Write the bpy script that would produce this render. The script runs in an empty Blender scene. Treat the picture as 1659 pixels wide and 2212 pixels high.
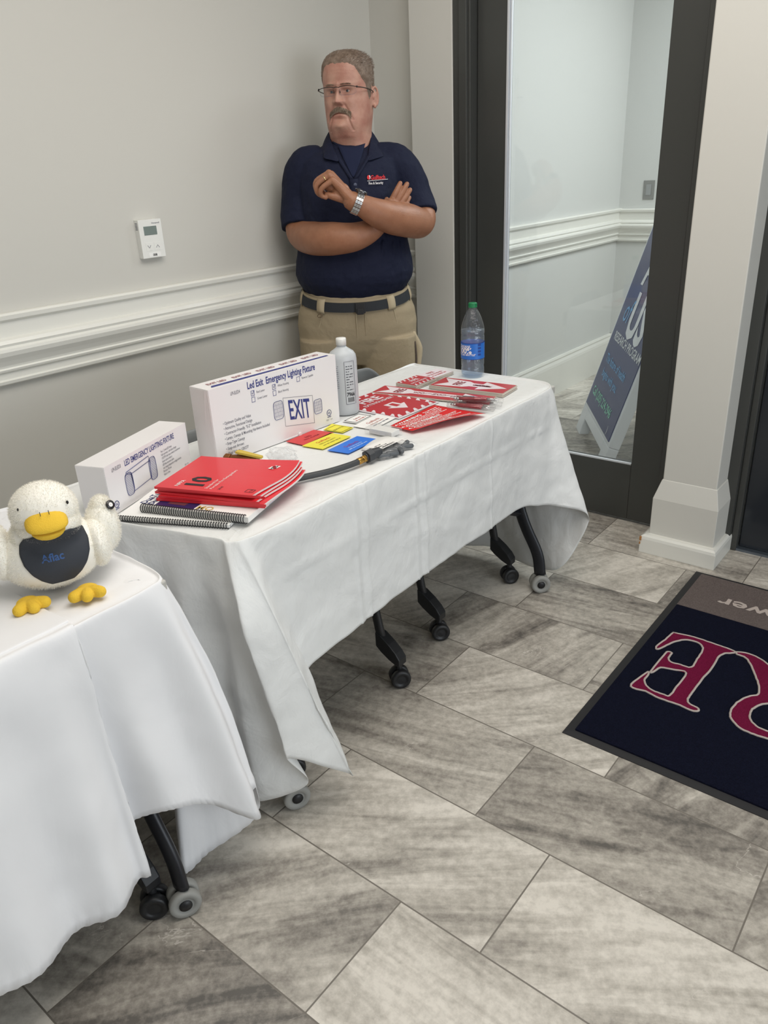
import bpy, bmesh, math, random
import numpy as np
from mathutils import Vector, Matrix, noise

C = bpy.context
S = C.scene
COL = S.collection
random.seed(7)
PI = math.pi

# ---------------------------------------------------------------- camera
CAM_H = 1.42
yaw, pitch, roll = -0.692054873, 0.422009991, 0.0507935646
FPX = 1655.946
fwd = Vector((math.sin(yaw)*math.cos(pitch), math.cos(yaw)*math.cos(pitch), -math.sin(pitch)))
rgt = Vector((math.cos(yaw), -math.sin(yaw), 0))
dwn = fwd.cross(rgt)
r2 = rgt*math.cos(roll) + dwn*math.sin(roll)
d2 = -rgt*math.sin(roll) + dwn*math.cos(roll)
cd = bpy.data.cameras.new('camera')
cam = bpy.data.objects.new('camera', cd)
COL.objects.link(cam)
up = -d2; bk = -fwd
cam.matrix_world = Matrix(((r2.x, up.x, bk.x, 0), (r2.y, up.y, bk.y, 0), (r2.z, up.z, bk.z, CAM_H), (0, 0, 0, 1)))
cd.sensor_fit = 'HORIZONTAL'; cd.sensor_width = 36.0; cd.lens = FPX/1659*36.0
cd.clip_start = 0.02; cd.clip_end = 100
S.camera = cam

# ---------------------------------------------------------------- light
S.view_settings.view_transform = 'Standard'
S.view_settings.look = 'None'
S.view_settings.gamma = 1.0
S.view_settings.exposure = 0.0
S.view_settings.use_curve_mapping = False
W = bpy.data.worlds.new('daylight'); S.world = W; W.use_nodes = True
bg = W.node_tree.nodes['Background']
bg.inputs[0].default_value = (0.86, 0.93, 1.0, 1); bg.inputs[1].default_value = 0.9
S.cycles.transparent_max_bounces = 32

def area(name, loc, target, sx, sy, power, col):
    l = bpy.data.lights.new(name, 'AREA'); l.shape = 'RECTANGLE'; l.size = sx; l.size_y = sy
    l.energy = power; l.color = col
    o = bpy.data.objects.new(name, l); COL.objects.link(o)
    o.location = loc
    o.rotation_euler = (Vector(target)-Vector(loc)).to_track_quat('-Z', 'Y').to_euler()
    return o
area('window_daylight', (3.0, 0.7, 1.15), (-2.4, 0.8, 1.0), 2.8, 1.4, 51, (0.87, 0.94, 1.0))
#area('entrance_daylight', (-0.6, -2.6, 1.7), (-1.2, 2.0, 0.9), 2.6, 2.0, 8, (0.90, 0.95, 1.0))
area('ceiling_panel_light', (-0.70, 1.25, 2.72), (-0.70, 1.25, 0.0), 1.5, 2.2, 40, (1.0, 0.95, 0.88))
area('inner_hall_light', (-0.7, 4.3, 2.72), (-0.7, 4.3, 0.0), 1.2, 1.6, 58, (0.95, 0.98, 1.0))

# ---------------------------------------------------------------- helpers
def lin(c):
    return tuple((x/12.92 if x <= 0.04045 else ((x+0.055)/1.055)**2.4) for x in c)
def rgb(r, g, b):
    return lin((r/255, g/255, b/255)) + (1.0,)

def mat(name, col, rough=0.6, metal=0.0, bump=None, spec=None, vary=None, sss=0, sheen=0, emit=None):
    m = bpy.data.materials.new(name); m.use_nodes = True
    nt = m.node_tree; b = nt.nodes['Principled BSDF']
    b.inputs['Base Color'].default_value = col
    b.inputs['Roughness'].default_value = rough
    b.inputs['Metallic'].default_value = metal
    if spec is not None: b.inputs['Specular IOR Level'].default_value = spec
    if sss:
        b.inputs['Subsurface Weight'].default_value = sss
        b.inputs['Subsurface Radius'].default_value = (0.012, 0.005, 0.003)
        b.inputs['Subsurface Scale'].default_value = 1.0
    if sheen: b.inputs['Sheen Weight'].default_value = sheen
    if emit:
        b.inputs['Emission Color'].default_value = emit[0]; b.inputs['Emission Strength'].default_value = emit[1]
    tc = None
    if bump or vary:
        tc = nt.nodes.new('ShaderNodeTexCoord')
    if bump:
        sc, st, dist = bump
        n = nt.nodes.new('ShaderNodeTexNoise'); n.inputs['Scale'].default_value = sc; n.inputs['Detail'].default_value = 6
        bp = nt.nodes.new('ShaderNodeBump'); bp.inputs['Strength'].default_value = st; bp.inputs['Distance'].default_value = dist
        nt.links.new(tc.outputs['Object'], n.inputs['Vector'])
        nt.links.new(n.outputs['Fac'], bp.inputs['Height']); nt.links.new(bp.outputs['Normal'], b.inputs['Normal'])
    if vary:
        sc, c2 = vary[0], vary[1]
        n = nt.nodes.new('ShaderNodeTexNoise'); n.inputs['Scale'].default_value = sc; n.inputs['Detail'].default_value = 5
        mx = nt.nodes.new('ShaderNodeMix'); mx.data_type = 'RGBA'
        mx.inputs[6].default_value = col; mx.inputs[7].default_value = c2
        rp = nt.nodes.new('ShaderNodeValToRGB'); rp.color_ramp.elements[0].position = 0.35; rp.color_ramp.elements[1].position = 0.68
        nt.links.new(tc.outputs['Object'], n.inputs['Vector'])
        nt.links.new(n.outputs['Fac'], rp.inputs['Fac']); nt.links.new(rp.outputs['Color'], mx.inputs[0])
        nt.links.new(mx.outputs[2], b.inputs['Base Color'])
    return m

def clear_mat(name, tint=(1, 1, 1, 1), refl=0.12, rough=0.03, fresnel=True, bump=None, diff=0.0):
    m = bpy.data.materials.new(name); m.use_nodes = True
    nt = m.node_tree; nt.nodes.remove(nt.nodes['Principled BSDF'])
    out = nt.nodes['Material Output']
    t = nt.nodes.new('ShaderNodeBsdfTransparent'); t.inputs[0].default_value = tint
    g = nt.nodes.new('ShaderNodeBsdfGlossy'); g.inputs['Roughness'].default_value = rough
    mx = nt.nodes.new('ShaderNodeMixShader')
    if fresnel:
        lw = nt.nodes.new('ShaderNodeLayerWeight'); lw.inputs['Blend'].default_value = 0.5
        pw = nt.nodes.new('ShaderNodeMath'); pw.operation = 'POWER'; pw.inputs[1].default_value = 4.0
        ad = nt.nodes.new('ShaderNodeMath'); ad.operation = 'MULTIPLY_ADD'
        ad.inputs[1].default_value = 0.55; ad.inputs[2].default_value = refl+0.03
        nt.links.new(lw.outputs['Facing'], pw.inputs[0]); nt.links.new(pw.outputs[0], ad.inputs[0]); nt.links.new(ad.outputs[0], mx.inputs[0])
    else:
        mx.inputs[0].default_value = refl
    if bump:
        tc = nt.nodes.new('ShaderNodeTexCoord')
        n = nt.nodes.new('ShaderNodeTexNoise'); n.inputs['Scale'].default_value = bump[0]; n.inputs['Detail'].default_value = 3
        bp = nt.nodes.new('ShaderNodeBump'); bp.inputs['Strength'].default_value = bump[1]; bp.inputs['Distance'].default_value = bump[2]
        nt.links.new(tc.outputs['Object'], n.inputs['Vector'])
        nt.links.new(n.outputs['Fac'], bp.inputs['Height']); nt.links.new(bp.outputs['Normal'], g.inputs['Normal'])
    nt.links.new(t.outputs[0], mx.inputs[1]); nt.links.new(g.outputs[0], mx.inputs[2])
    last = mx
    if diff:
        d = nt.nodes.new('ShaderNodeBsdfDiffuse'); d.inputs[0].default_value = (0.85, 0.86, 0.87, 1)
        m2 = nt.nodes.new('ShaderNodeMixShader'); m2.inputs[0].default_value = diff
        nt.links.new(mx.outputs[0], m2.inputs[1]); nt.links.new(d.outputs[0], m2.inputs[2]); last = m2
    nt.links.new(last.outputs[0], out.inputs['Surface'])
    return m

def spline(P, n):
    """Catmull-Rom through control points P (k,3); n samples per span."""
    P = [Vector(p) for p in P]; out = []
    for i in range(len(P)-1):
        p0 = P[i-1] if i > 0 else P[i]*2-P[i+1]
        p1, p2 = P[i], P[i+1]
        p3 = P[i+2] if i+2 < len(P) else P[i+1]*2-P[i]
        for k in range(n):
            t = k/n
            out.append(0.5*((2*p1)+(-p0+p2)*t+(2*p0-5*p1+4*p2-p3)*t*t+(-p0+3*p1-3*p2+p3)*t**3))
    out.append(P[-1].copy())
    return out

class MB:
    """collects geometry for one mesh object"""
    def __init__(s): s.v = []; s.f = []; s.m = []; s.s = []
    def add(s, V, F, m=0, smooth=False, M=None):
        o = len(s.v)
        for p in V:
            p = Vector(p)
            s.v.append(tuple(M @ p) if M is not None else tuple(p))
        for f in F:
            s.f.append(tuple(i+o for i in f)); s.m.append(m); s.s.append(smooth)
        return s
    def box(s, a, b, m=0, M=None):
        (x0, y0, z0), (x1, y1, z1) = a, b
        V = [(x0,y0,z0),(x1,y0,z0),(x1,y1,z0),(x0,y1,z0),(x0,y0,z1),(x1,y0,z1),(x1,y1,z1),(x0,y1,z1)]
        F = [(0,3,2,1),(4,5,6,7),(0,1,5,4),(1,2,6,5),(2,3,7,6),(3,0,4,7)]
        return s.add(V, F, m, False, M)
    def quad(s, a, b, c, d, m=0): return s.add([a, b, c, d], [(0,1,2,3)], m)
    def loft(s, rings, m=0, cap=True, smooth=True, closed=True, M=None):
        n = len(rings[0]); V = [p for r in rings for p in r]; F = []
        for i in range(len(rings)-1):
            for j in range(n if closed else n-1):
                k = (j+1) % n
                F.append((i*n+j, i*n+k, (i+1)*n+k, (i+1)*n+j))
        if cap and closed:
            F.append(tuple(range(n-1, -1, -1))); F.append(tuple((len(rings)-1)*n+j for j in range(n)))
        return s.add(V, F, m, smooth, M)
    def lathe(s, prof, n=24, m=0, M=None, smooth=True, cap=True):
        rings = [[(r*math.cos(2*PI*j/n), r*math.sin(2*PI*j/n), z) for j in range(n)] for r, z in prof]
        return s.loft(rings, m, cap, smooth, True, M)
    def cyl(s, a, b, r, n=12, m=0, r2=None, smooth=True):
        return s.tube([a, b], [r, r if r2 is None else r2], n, m, round_=False, smooth=smooth)
    def tube(s, path, rad, n=10, m=0, round_=True, smooth=True, flat=None, up=None):
        P = [Vector(p) for p in path]
        if isinstance(rad, (int, float)): rad = [rad]*len(P)
        rings = []
        T = []
        for i in range(len(P)):
            t = (P[min(i+1, len(P)-1)]-P[max(i-1, 0)])
            T.append(t.normalized() if t.length > 1e-9 else Vector((0,0,1)))
        ref = Vector(up) if up else (Vector((0,0,1)) if abs(T[0].z) < 0.9 else Vector((1,0,0)))
        nn = (ref - T[0]*ref.dot(T[0])).normalized()
        Ns = []
        for i in range(len(P)):
            nn = (nn - T[i]*nn.dot(T[i])).normalized(); Ns.append(nn.copy())
        def ring(c, t, nv, r):
            bv = t.cross(nv)
            fl = flat if flat else 1.0
            return [c + nv*(r*fl*math.cos(2*PI*j/n)) + bv*(r*math.sin(2*PI*j/n)) for j in range(n)]
        if round_:
            for a in (80, 55, 28):
                a = math.radians(a)
                rings.append(ring(P[0]-T[0]*rad[0]*math.sin(a), T[0], Ns[0], rad[0]*math.cos(a)))
        for i in range(len(P)): rings.append(ring(P[i], T[i], Ns[i], rad[i]))
        if round_:
            for a in (28, 55, 80):
                a = math.radians(a)
                rings.append(ring(P[-1]+T[-1]*rad[-1]*math.sin(a), T[-1], Ns[-1], rad[-1]*math.cos(a)))
        return s.loft(rings, m, True, smooth)
    def ball(s, c, r, nu=16, nv=10, m=0, M=None):
        rx, ry, rz = (r, r, r) if isinstance(r, (int, float)) else r
        rings = []
        for i in range(nv+1):
            a = -PI/2 + PI*(i*0.998+0.001*nv)/nv
            rings.append([(c[0]+rx*math.cos(a)*math.cos(2*PI*j/nu), c[1]+ry*math.cos(a)*math.sin(2*PI*j/nu), c[2]+rz*math.sin(a)) for j in range(nu)])
        return s.loft(rings, m, True, True, True, M)
    def prism(s, poly, z0, z1, m=0, M=None, smooth=False):
        n = len(poly)
        V = [(x, y, z0) for x, y in poly] + [(x, y, z1) for x, y in poly]
        F = [tuple(range(n-1, -1, -1)), tuple(range(n, 2*n))] + [(i, (i+1) % n, n+(i+1) % n, n+i) for i in range(n)]
        return s.add(V, F, m, smooth, M)
    def plate(s, a, b, c, d, t, m=0):
        """slab whose underside has corners a..d, thickness t along +z"""
        V = [Vector(p) for p in (a, b, c, d)]; V += [p+Vector((0, 0, t)) for p in V]
        return s.add(V, [(0,3,2,1),(4,5,6,7),(0,1,5,4),(1,2,6,5),(2,3,7,6),(3,0,4,7)], m)
    def text(s, txt, size, O, X, Y, m=0, xs=1.0, bold=0.0, align='LEFT', lift=0.0006, res=2, shear=0.0):
        V, F, wdt = text_geo(txt, res, bold)
        X = Vector(X).normalized(); Y = Vector(Y).normalized(); N = X.cross(Y).normalized()
        O = Vector(O) + N*lift
        off = {'LEFT': 0, 'CENTER': -wdt/2, 'RIGHT': -wdt}[align]
        return s.add([O + X*((x+off+shear*y)*size*xs) + Y*(y*size) for x, y in V], F, m)
    def build(s, name, mats, parent=None, bevel=0, seg=2, subsurf=0, solid=0, remesh=0, smooth_it=0, shade=None, loc=None):
        me = bpy.data.meshes.new(name)
        me.from_pydata(s.v, [], s.f); me.update()
        for k in (mats if isinstance(mats, (list, tuple)) else [mats]): me.materials.append(k)
        me.polygons.foreach_set('material_index', s.m)
        me.polygons.foreach_set('use_smooth', [True]*len(s.f) if shade else s.s)
        o = bpy.data.objects.new(name, me); COL.objects.link(o)
        if parent: o.parent = parent
        if loc: o.location = loc
        if remesh:
            r = o.modifiers.new('remesh', 'REMESH'); r.mode = 'VOXEL'; r.voxel_size = remesh; r.use_smooth_shade = True
        if smooth_it:
            sm = o.modifiers.new('smooth', 'SMOOTH'); sm.factor = 0.5; sm.iterations = smooth_it
        if solid:
            so = o.modifiers.new('solid', 'SOLIDIFY'); so.thickness = solid; so.offset = -1
        if bevel:
            bv = o.modifiers.new('bevel', 'BEVEL'); bv.width = bevel; bv.segments = seg; bv.limit_method = 'ANGLE'; bv.angle_limit = math.radians(40)
        if subsurf:
            ss = o.modifiers.new('subsurf', 'SUBSURF'); ss.levels = subsurf; ss.render_levels = subsurf
        return o

_tc = {}
def text_geo(txt, res=2, bold=0.0):
    key = (txt, res, bold)
    if key in _tc: return _tc[key]
    cu = bpy.data.curves.new('lettering', 'FONT'); cu.body = txt; cu.size = 1.0; cu.resolution_u = res; cu.fill_mode = 'FRONT'
    cu.offset = bold
    o = bpy.data.objects.new('lettering', cu); COL.objects.link(o)
    dg = C.evaluated_depsgraph_get(); dg.update()
    me = o.evaluated_get(dg).to_mesh()
    V = [(v.co.x, v.co.y) for v in me.vertices]; F = [tuple(p.vertices) for p in me.polygons]
    o.evaluated_get(dg).to_mesh_clear()
    bpy.data.objects.remove(o); bpy.data.curves.remove(cu)
    w = max([x for x, y in V], default=0)
    _tc[key] = (V, F, w)
    return _tc[key]

def tag(o, label=None, cat=None, group=None, kind=None):
    if label: o['label'] = label
    if cat: o['category'] = cat
    if group: o['group'] = group
    if kind: o['kind'] = kind
    return o
def struct(o): o['kind'] = 'structure'; return o
def thing(name, label, cat, loc=(0, 0, 0), rot=None, group=None):
    o = bpy.data.objects.new(name, None); COL.objects.link(o); o.empty_display_size = 0.05
    o.location = loc
    if rot is not None: o.rotation_euler = rot if not isinstance(rot, (int, float)) else (0, 0, rot)
    return tag(o, label, cat, group)
def copy_tree(o, parent=None):
    c = o.copy(); COL.objects.link(c)
    if parent is not None: c.parent = parent
    for ch in list(o.children): copy_tree(ch, c)
    return c

# ---------------------------------------------------------------- materials
M_wall = mat('painted_wall', rgb(203, 201, 194), 0.55, bump=(900, 0.06, 0.001))
M_pier = mat('pier_paint', rgb(212, 210, 203), 0.5, bump=(900, 0.06, 0.001))
M_wall_in = mat('inner_hall_paint', rgb(208, 209, 206), 0.55, bump=(900, 0.06, 0.001))
M_trim = mat('white_gloss_trim', rgb(228, 227, 220), 0.3)
M_ceil = mat('ceiling_white', rgb(235, 234, 230), 0.8)
M_bronze = mat('dark_bronze_metal', rgb(70, 71, 69), 0.36, 0.15)
M_black = mat('black_plastic', rgb(28, 29, 32), 0.45)
M_tube = mat('black_powder_coat', rgb(34, 36, 42), 0.4, 0.2)
M_rubber = mat('grey_caster_rubber', rgb(150, 150, 146), 0.6)
M_chrome = mat('brushed_chrome', rgb(200, 200, 200), 0.25, 1.0)
M_white = mat('white_plastic', rgb(232, 232, 228), 0.35)
M_paper = mat('white_paper', rgb(240, 239, 236), 0.7)
M_cardboard = mat('white_printed_card', rgb(233, 230, 230), 0.42)
M_cardin = mat('kraft_card', rgb(205, 198, 186), 0.8)
M_navyink = mat('navy_print', rgb(52, 60, 128), 0.6)
M_greyink = mat('grey_print', rgb(110, 110, 122), 0.6)
M_blackink = mat('black_print', rgb(30, 30, 34), 0.6)
M_whiteink = mat('white_print', rgb(240, 236, 234), 0.6)
M_redprint = mat('glossy_red_cover', rgb(222, 46, 56), 0.3)
M_glass = clear_mat('door_glass', (0.965, 0.985, 0.98, 1), 0.02, 0.01)
M_clear = clear_mat('clear_plastic_film', (0.995, 0.995, 0.995, 1), 0.02, 0.10, True, (60, 0.5, 0.01), 0.10)
M_brass = mat('brass', rgb(178, 138, 70), 0.28, 0.9)
# ================================================================ SETTING
def floor_material():
    m = bpy.data.materials.new('stone_look_tile'); m.use_nodes = True
    nt = m.node_tree; N = nt.nodes; L = nt.links; b = N['Principled BSDF']
    tc = N.new('ShaderNodeTexCoord')
    mp = N.new('ShaderNodeMapping'); mp.inputs['Location'].default_value = (0.539, -0.584, 0)
    L.new(tc.outputs['Object'], mp.inputs['Vector'])
    br = N.new('ShaderNodeTexBrick'); br.offset = 1/3; br.offset_frequency = 2; br.squash = 1; br.squash_frequency = 2
    for k, v in (('Scale', 1.0), ('Mortar Size', 0.0018), ('Mortar Smooth', 0.1), ('Bias', 0.0), ('Brick Width', 0.587), ('Row Height', 0.293)):
        br.inputs[k].default_value = v
    br.inputs['Color1'].default_value = (0, 0, 0, 1); br.inputs['Color2'].default_value = (1, 1, 1, 1); br.inputs['Mortar'].default_value = (0, 0, 0, 1)
    L.new(mp.outputs[0], br.inputs['Vector'])
    def math_(op, a, b_=None, c_=None):
        n = N.new('ShaderNodeMath'); n.operation = op
        for i, x in enumerate((a, b_, c_)):
            if x is None: continue
            if isinstance(x, (int, float)): n.inputs[i].default_value = x
            else: L.new(x, n.inputs[i])
        return n.outputs[0]
    rnd = N.new('ShaderNodeSeparateColor'); L.new(br.outputs['Color'], rnd.inputs[0]); r = rnd.outputs[0]
    # each tile gets its own vein direction and its own piece of the stone
    ang = math_('MULTIPLY_ADD', math_('FRACT', math_('MULTIPLY', r, 37.7)), 1.5, -1.35)
    vr = N.new('ShaderNodeVectorRotate'); vr.rotation_type = 'Z_AXIS'; L.new(tc.outputs['Object'], vr.inputs['Vector']); L.new(ang, vr.inputs['Angle'])
    add = N.new('ShaderNodeVectorMath'); add.operation = 'ADD'; L.new(vr.outputs[0], add.inputs[0])
    cx = N.new('ShaderNodeCombineXYZ'); L.new(math_('MULTIPLY', r, 91.0), cx.inputs[0]); L.new(math_('MULTIPLY', r, 53.0), cx.inputs[1]); L.new(math_('MULTIPLY', r, 17.0), cx.inputs[2])
    L.new(cx.outputs[0], add.inputs[1])
    m2 = N.new('ShaderNodeMapping'); m2.inputs['Scale'].default_value = (1.2, 6.0, 1.0); L.new(add.outputs[0], m2.inputs['Vector'])
    n1 = N.new('ShaderNodeTexNoise'); n1.inputs['Scale'].default_value = 1.3; n1.inputs['Detail'].default_value = 7; n1.inputs['Roughness'].default_value = 0.62; n1.inputs['Distortion'].default_value = 1.1
    L.new(m2.outputs[0], n1.inputs['Vector'])
    n2 = N.new('ShaderNodeTexNoise'); n2.inputs['Scale'].default_value = 48; n2.inputs['Detail'].default_value = 8; n2.inputs['Roughness'].default_value = 0.7
    L.new(add.outputs[0], n2.inputs['Vector'])
    n3 = N.new('ShaderNodeTexNoise'); n3.inputs['Scale'].default_value = 3.0; n3.inputs['Detail'].default_value = 4
    L.new(add.outputs[0], n3.inputs['Vector'])
    v = math_('MULTIPLY_ADD', n2.outputs[0], 0.62, n1.outputs[0])
    v = math_('MULTIPLY_ADD', n3.outputs[0], 0.25, v)
    v = math_('MULTIPLY_ADD', math_('FRACT', math_('MULTIPLY', r, 11.3)), 0.26, v)
    v = math_('SUBTRACT', v, 0.50)
    m4 = N.new('ShaderNodeMapping'); m4.inputs['Scale'].default_value = (0.8, 6.5, 1.0); L.new(add.outputs[0], m4.inputs['Vector'])
    n4 = N.new('ShaderNodeTexNoise'); n4.inputs['Scale'].default_value = 1.7; n4.inputs['Detail'].default_value = 4; n4.inputs['Distortion'].default_value = 0.5; L.new(m4.outputs[0], n4.inputs['Vector'])
    vein = N.new('ShaderNodeMapRange'); vein.interpolation_type = 'SMOOTHSTEP'; vein.inputs[1].default_value = 0.0; vein.inputs[2].default_value = 0.08
    L.new(math_('ABSOLUTE', math_('SUBTRACT', n4.outputs[0], 0.47)), vein.inputs[0])
    v = math_('MULTIPLY_ADD', math_('SUBTRACT', vein.outputs[0], 1.0), 0.09, v)
    cr = N.new('ShaderNodeValToRGB'); e = cr.color_ramp.elements
    e[0].position = 0.22; e[0].color = rgb(98, 94, 89); e[1].position = 0.82; e[1].color = rgb(224, 218, 208)
    k = e.new(0.38); k.color = rgb(141, 135, 127); k = e.new(0.58); k.color = rgb(184, 178, 168)
    L.new(v, cr.inputs[0])
    # thin pale cracks
    vor = N.new('ShaderNodeTexNoise'); vor.inputs['Scale'].default_value = 4.2; vor.inputs['Detail'].default_value = 5; vor.inputs['Distortion'].default_value = 0.8
    m3 = N.new('ShaderNodeMapping'); m3.inputs['Scale'].default_value = (0.8, 2.2, 1.0); L.new(add.outputs[0], m3.inputs['Vector']); L.new(m3.outputs[0], vor.inputs['Vector'])
    crk = math_('LESS_THAN', math_('ABSOLUTE', math_('SUBTRACT', vor.outputs[0], 0.50)), 0.0022)
    crk = math_('MULTIPLY', crk, math_('GREATER_THAN', n3.outputs[0], 0.54))
    mx0 = N.new('ShaderNodeMix'); mx0.data_type = 'RGBA'; L.new(math_('MULTIPLY', crk, 0.55), mx0.inputs[0]); L.new(cr.outputs[0], mx0.inputs[6]); mx0.inputs[7].default_value = rgb(214, 208, 200)
    mx = N.new('ShaderNodeMix'); mx.data_type = 'RGBA'; L.new(br.outputs['Fac'], mx.inputs[0]); L.new(mx0.outputs[2], mx.inputs[6]); mx.inputs[7].default_value = rgb(118, 112, 104)
    L.new(mx.outputs[2], b.inputs['Base Color'])
    b.inputs['Roughness'].default_value = 0.34
    bp = N.new('ShaderNodeBump'); bp.inputs['Strength'].default_value = 0.25; bp.inputs['Distance'].default_value = 0.002
    h = math_('SUBTRACT', math_('MULTIPLY', n2.outputs[0], 0.3), math_('MULTIPLY', br.outputs['Fac'], 1.0))
    L.new(h, bp.inputs['Height']); L.new(bp.outputs[0], b.inputs['Normal'])
    return m

XL, YF, XI, YB = -2.36, 2.915, -2.255, 5.40     # left wall, door wall, inner hall wall, inner end wall
mb = MB(); mb.box((-4.0, -3.2, -0.05), (3.4, 6.4, 0.0)); struct(mb.build('floor', floor_material()))
mb = MB(); mb.box((-2.6, -3.2, 2.76), (3.4, 6.4, 2.82)); struct(mb.build('ceiling', M_ceil))
mb = MB(); mb.box((XL-0.12, -3.2, 0), (XL, YF+0.12, 2.76)); struct(mb.build('wall_left', M_wall))
# door wall: short return by the corner, then the pilaster left of the door
mb = MB(); mb.box((XL, YF, 0), (-1.93, YF+0.12, 2.76)); struct(mb.build('wall_back', M_wall))
mb = MB(); mb.box((-2.122, 2.865, 0), (-1.915, YF+0.10, 2.76)); struct(mb.build('wall_pilaster', M_pier, bevel=0.004))
mb = MB(); mb.box((XI-0.10, YF+0.12, 0), (XI, YB+0.1, 2.76)); struct(mb.build('wall_inner_left', M_wall_in))
mb = MB(); mb.box((XI, YB, 0), (1.2, YB+0.1, 2.76)); struct(mb.build('wall_inner_back', M_wall_in))
mb = MB(); mb.box((0.9, YF+0.12, 0), (1.0, YB, 2.76)); struct(mb.build('wall_inner_right', M_wall_in))

# chair rail profile (depth from wall, height)
RAIL = [(0, 1.076), (0.020, 1.076), (0.026, 1.070), (0.024, 1.058), (0.014, 1.050), (0.012, 1.006), (0.030, 1.000), (0.036, 0.990), (0.033, 0.982), (0.040, 0.976),
        (0.042, 0.968), (0.038, 0.955), (0.028, 0.940), (0.020, 0.925), (0.018, 0.918), (0.023, 0.914), (0.021, 0.908), (0.014, 0.903), (0.013, 0.884), (0.020, 0.880), (0.018, 0.871), (0.010, 0.866), (0, 0.866)]
def rail_y(name, x, y0, y1, m, prof, s=1.0, dz=0.0):
    mb = MB(); mb.loft([[(x+d*s, y, z+dz) for d, z in prof] for y in (y0, y1)], 0, True, False)
    return struct(mb.build(name, m))
def rail_x(name, y, x0, x1, m, prof, dz=0.0):
    mb = MB(); mb.loft([[(x, y-d, z+dz) for d, z in prof] for x in (x0, x1)], 0, True, False)
    return struct(mb.build(name, m))
rail_y('trim_1', XL, -3.2, YF, M_trim, RAIL)
rail_x('trim_2', YF, XL, -2.122, M_trim, RAIL)
rail_y('trim_3', XI, YF+0.12, YB, M_trim, RAIL, dz=0.016)
rail_x('trim_4', YB, XI, 0.9, M_trim, RAIL, dz=0.012)
BASE = [(0, 0.245), (0.010, 0.245), (0.014, 0.232), (0.012, 0.222), (0.018, 0.205), (0.020, 0.190), (0.020, 0), (0, 0)]
rail_y('baseboard_left', XL, -3.2, YF, M_trim, BASE)
rail_x('baseboard_back', YF, XL, -2.122, M_trim, BASE)
rail_y('baseboard_inner_left', XI, YF+0.12, YB, M_trim, BASE)
rail_x('baseboard_inner_back', YB, XI, 0.9, M_trim, BASE)

# pier between the two doors with its stepped base
mb = MB(); mb.box((-0.890, 2.735, 0), (-0.693, YF+0.10, 2.76)); struct(mb.build('wall_pier', M_pier, bevel=0.004))
mb = MB()
def ring(x0, x1, y0, z): return [(x0, y0, z), (x1, y0, z), (x1, YF+0.04, z), (x0, YF+0.04, z)]
mb.loft([ring(-0.913, -0.672, 2.712, 0.0), ring(-0.913, -0.672, 2.712, 0.222), ring(-0.893, -0.690, 2.733, 0.294), ring(-0.890, -0.693, 2.735, 0.297)], 0, True, False)
struct(mb.build('baseboard_pier', M_pier, bevel=0.002))
mb = MB()
mb.loft([ring(-0.937, -0.652, 2.682, 0.0), ring(-0.937, -0.652, 2.682, 0.058), ring(-0.934, -0.655, 2.685, 0.068), ring(-0.925, -0.662, 2.694, 0.074), ring(-0.913, -0.672, 2.71, 0.075)], 0, True, False)
mb.box((-0.9375, 2.678, 0.050), (-0.930, 2.690, 0.0665), 1); mb.box((-0.9378, 2.679, 0.034), (-0.933, 2.688, 0.044), 1)
struct(mb.build('trim_pier_shoe', [M_trim, mat('bare_wood_chip', rgb(170, 120, 70), 0.8)], bevel=0.0015))
mb = MB(); mb.box((-2.6, -3.3, 0), (3.4, -3.2, 2.76)); struct(mb.build('wall_front', M_wall))
mb = MB(); mb.box((3.4, -3.3, 0), (3.5, -0.9, 2.76)); mb.box((3.4, 2.1, 0), (3.5, YF+0.12, 2.76)); mb.box((3.4, -0.9, 0), (3.5, 2.1, 0.40)); struct(mb.build('wall_right', M_wall))
mb = MB(); mb.box((0.58, YF, 0), (3.4, YF+0.12, 2.76)); struct(mb.build('wall_back_right', M_wall))
mb = MB(); mb.box((0.34, 2.735, 0), (0.6, YF+0.10, 2.76)); struct(mb.build('wall_right_pier', M_pier))

# ---- glass door
d1 = bpy.data.objects.new('door_1', None); COL.objects.link(d1); struct(d1)
mb = MB()
mb.box((-1.915, 2.868, 0), (-1.835, YF+0.08, 2.76)); mb.box((-1.880, 2.856, 0), (-1.845, 2.87, 2.76))
mb.box((-0.960, 2.90, 0), (-0.888, YF+0.08, 2.76)); mb.box((-1.93, 2.875, 2.40), (-0.888, YF+0.08, 2.76))
mb.build('door_frame', M_bronze, d1, bevel=0.003)
mb = MB()
mb.box((-1.832, YF, 0.012), (-1.700, YF+0.045, 2.38)); mb.box((-1.084, YF, 0.012), (-0.962, YF+0.045, 2.38))
mb.box((-1.700, YF, 0.012), (-1.084, YF+0.045, 0.256)); mb.box((-1.700, YF, 2.25), (-1.084, YF+0.045, 2.38))
mb.build('door_leaf', M_bronze, d1, bevel=0.003)
mb = MB(); mb.box((-1.702, YF+0.018, 0.25), (-1.082, YF+0.026, 2.26)); mb.build('glass_pane', M_glass, d1)
mb = MB()
mb.box((-1.7005, YF-0.003, 0.256), (-1.692, YF+0.01, 2.25)); mb.box((-1.690, YF+0.004, 0.256), (-1.6845, YF+0.014, 2.25))
mb.box((-1.692, YF+0.002, 0.254), (-1.086, YF+0.012, 0.262))
mb.build('glazing_bead', mat('bead_painted_reflection', rgb(226, 230, 236), 0.3, 0.35), d1)  # polished bead coloured near white: the window's reflection is put into its colour

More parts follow.
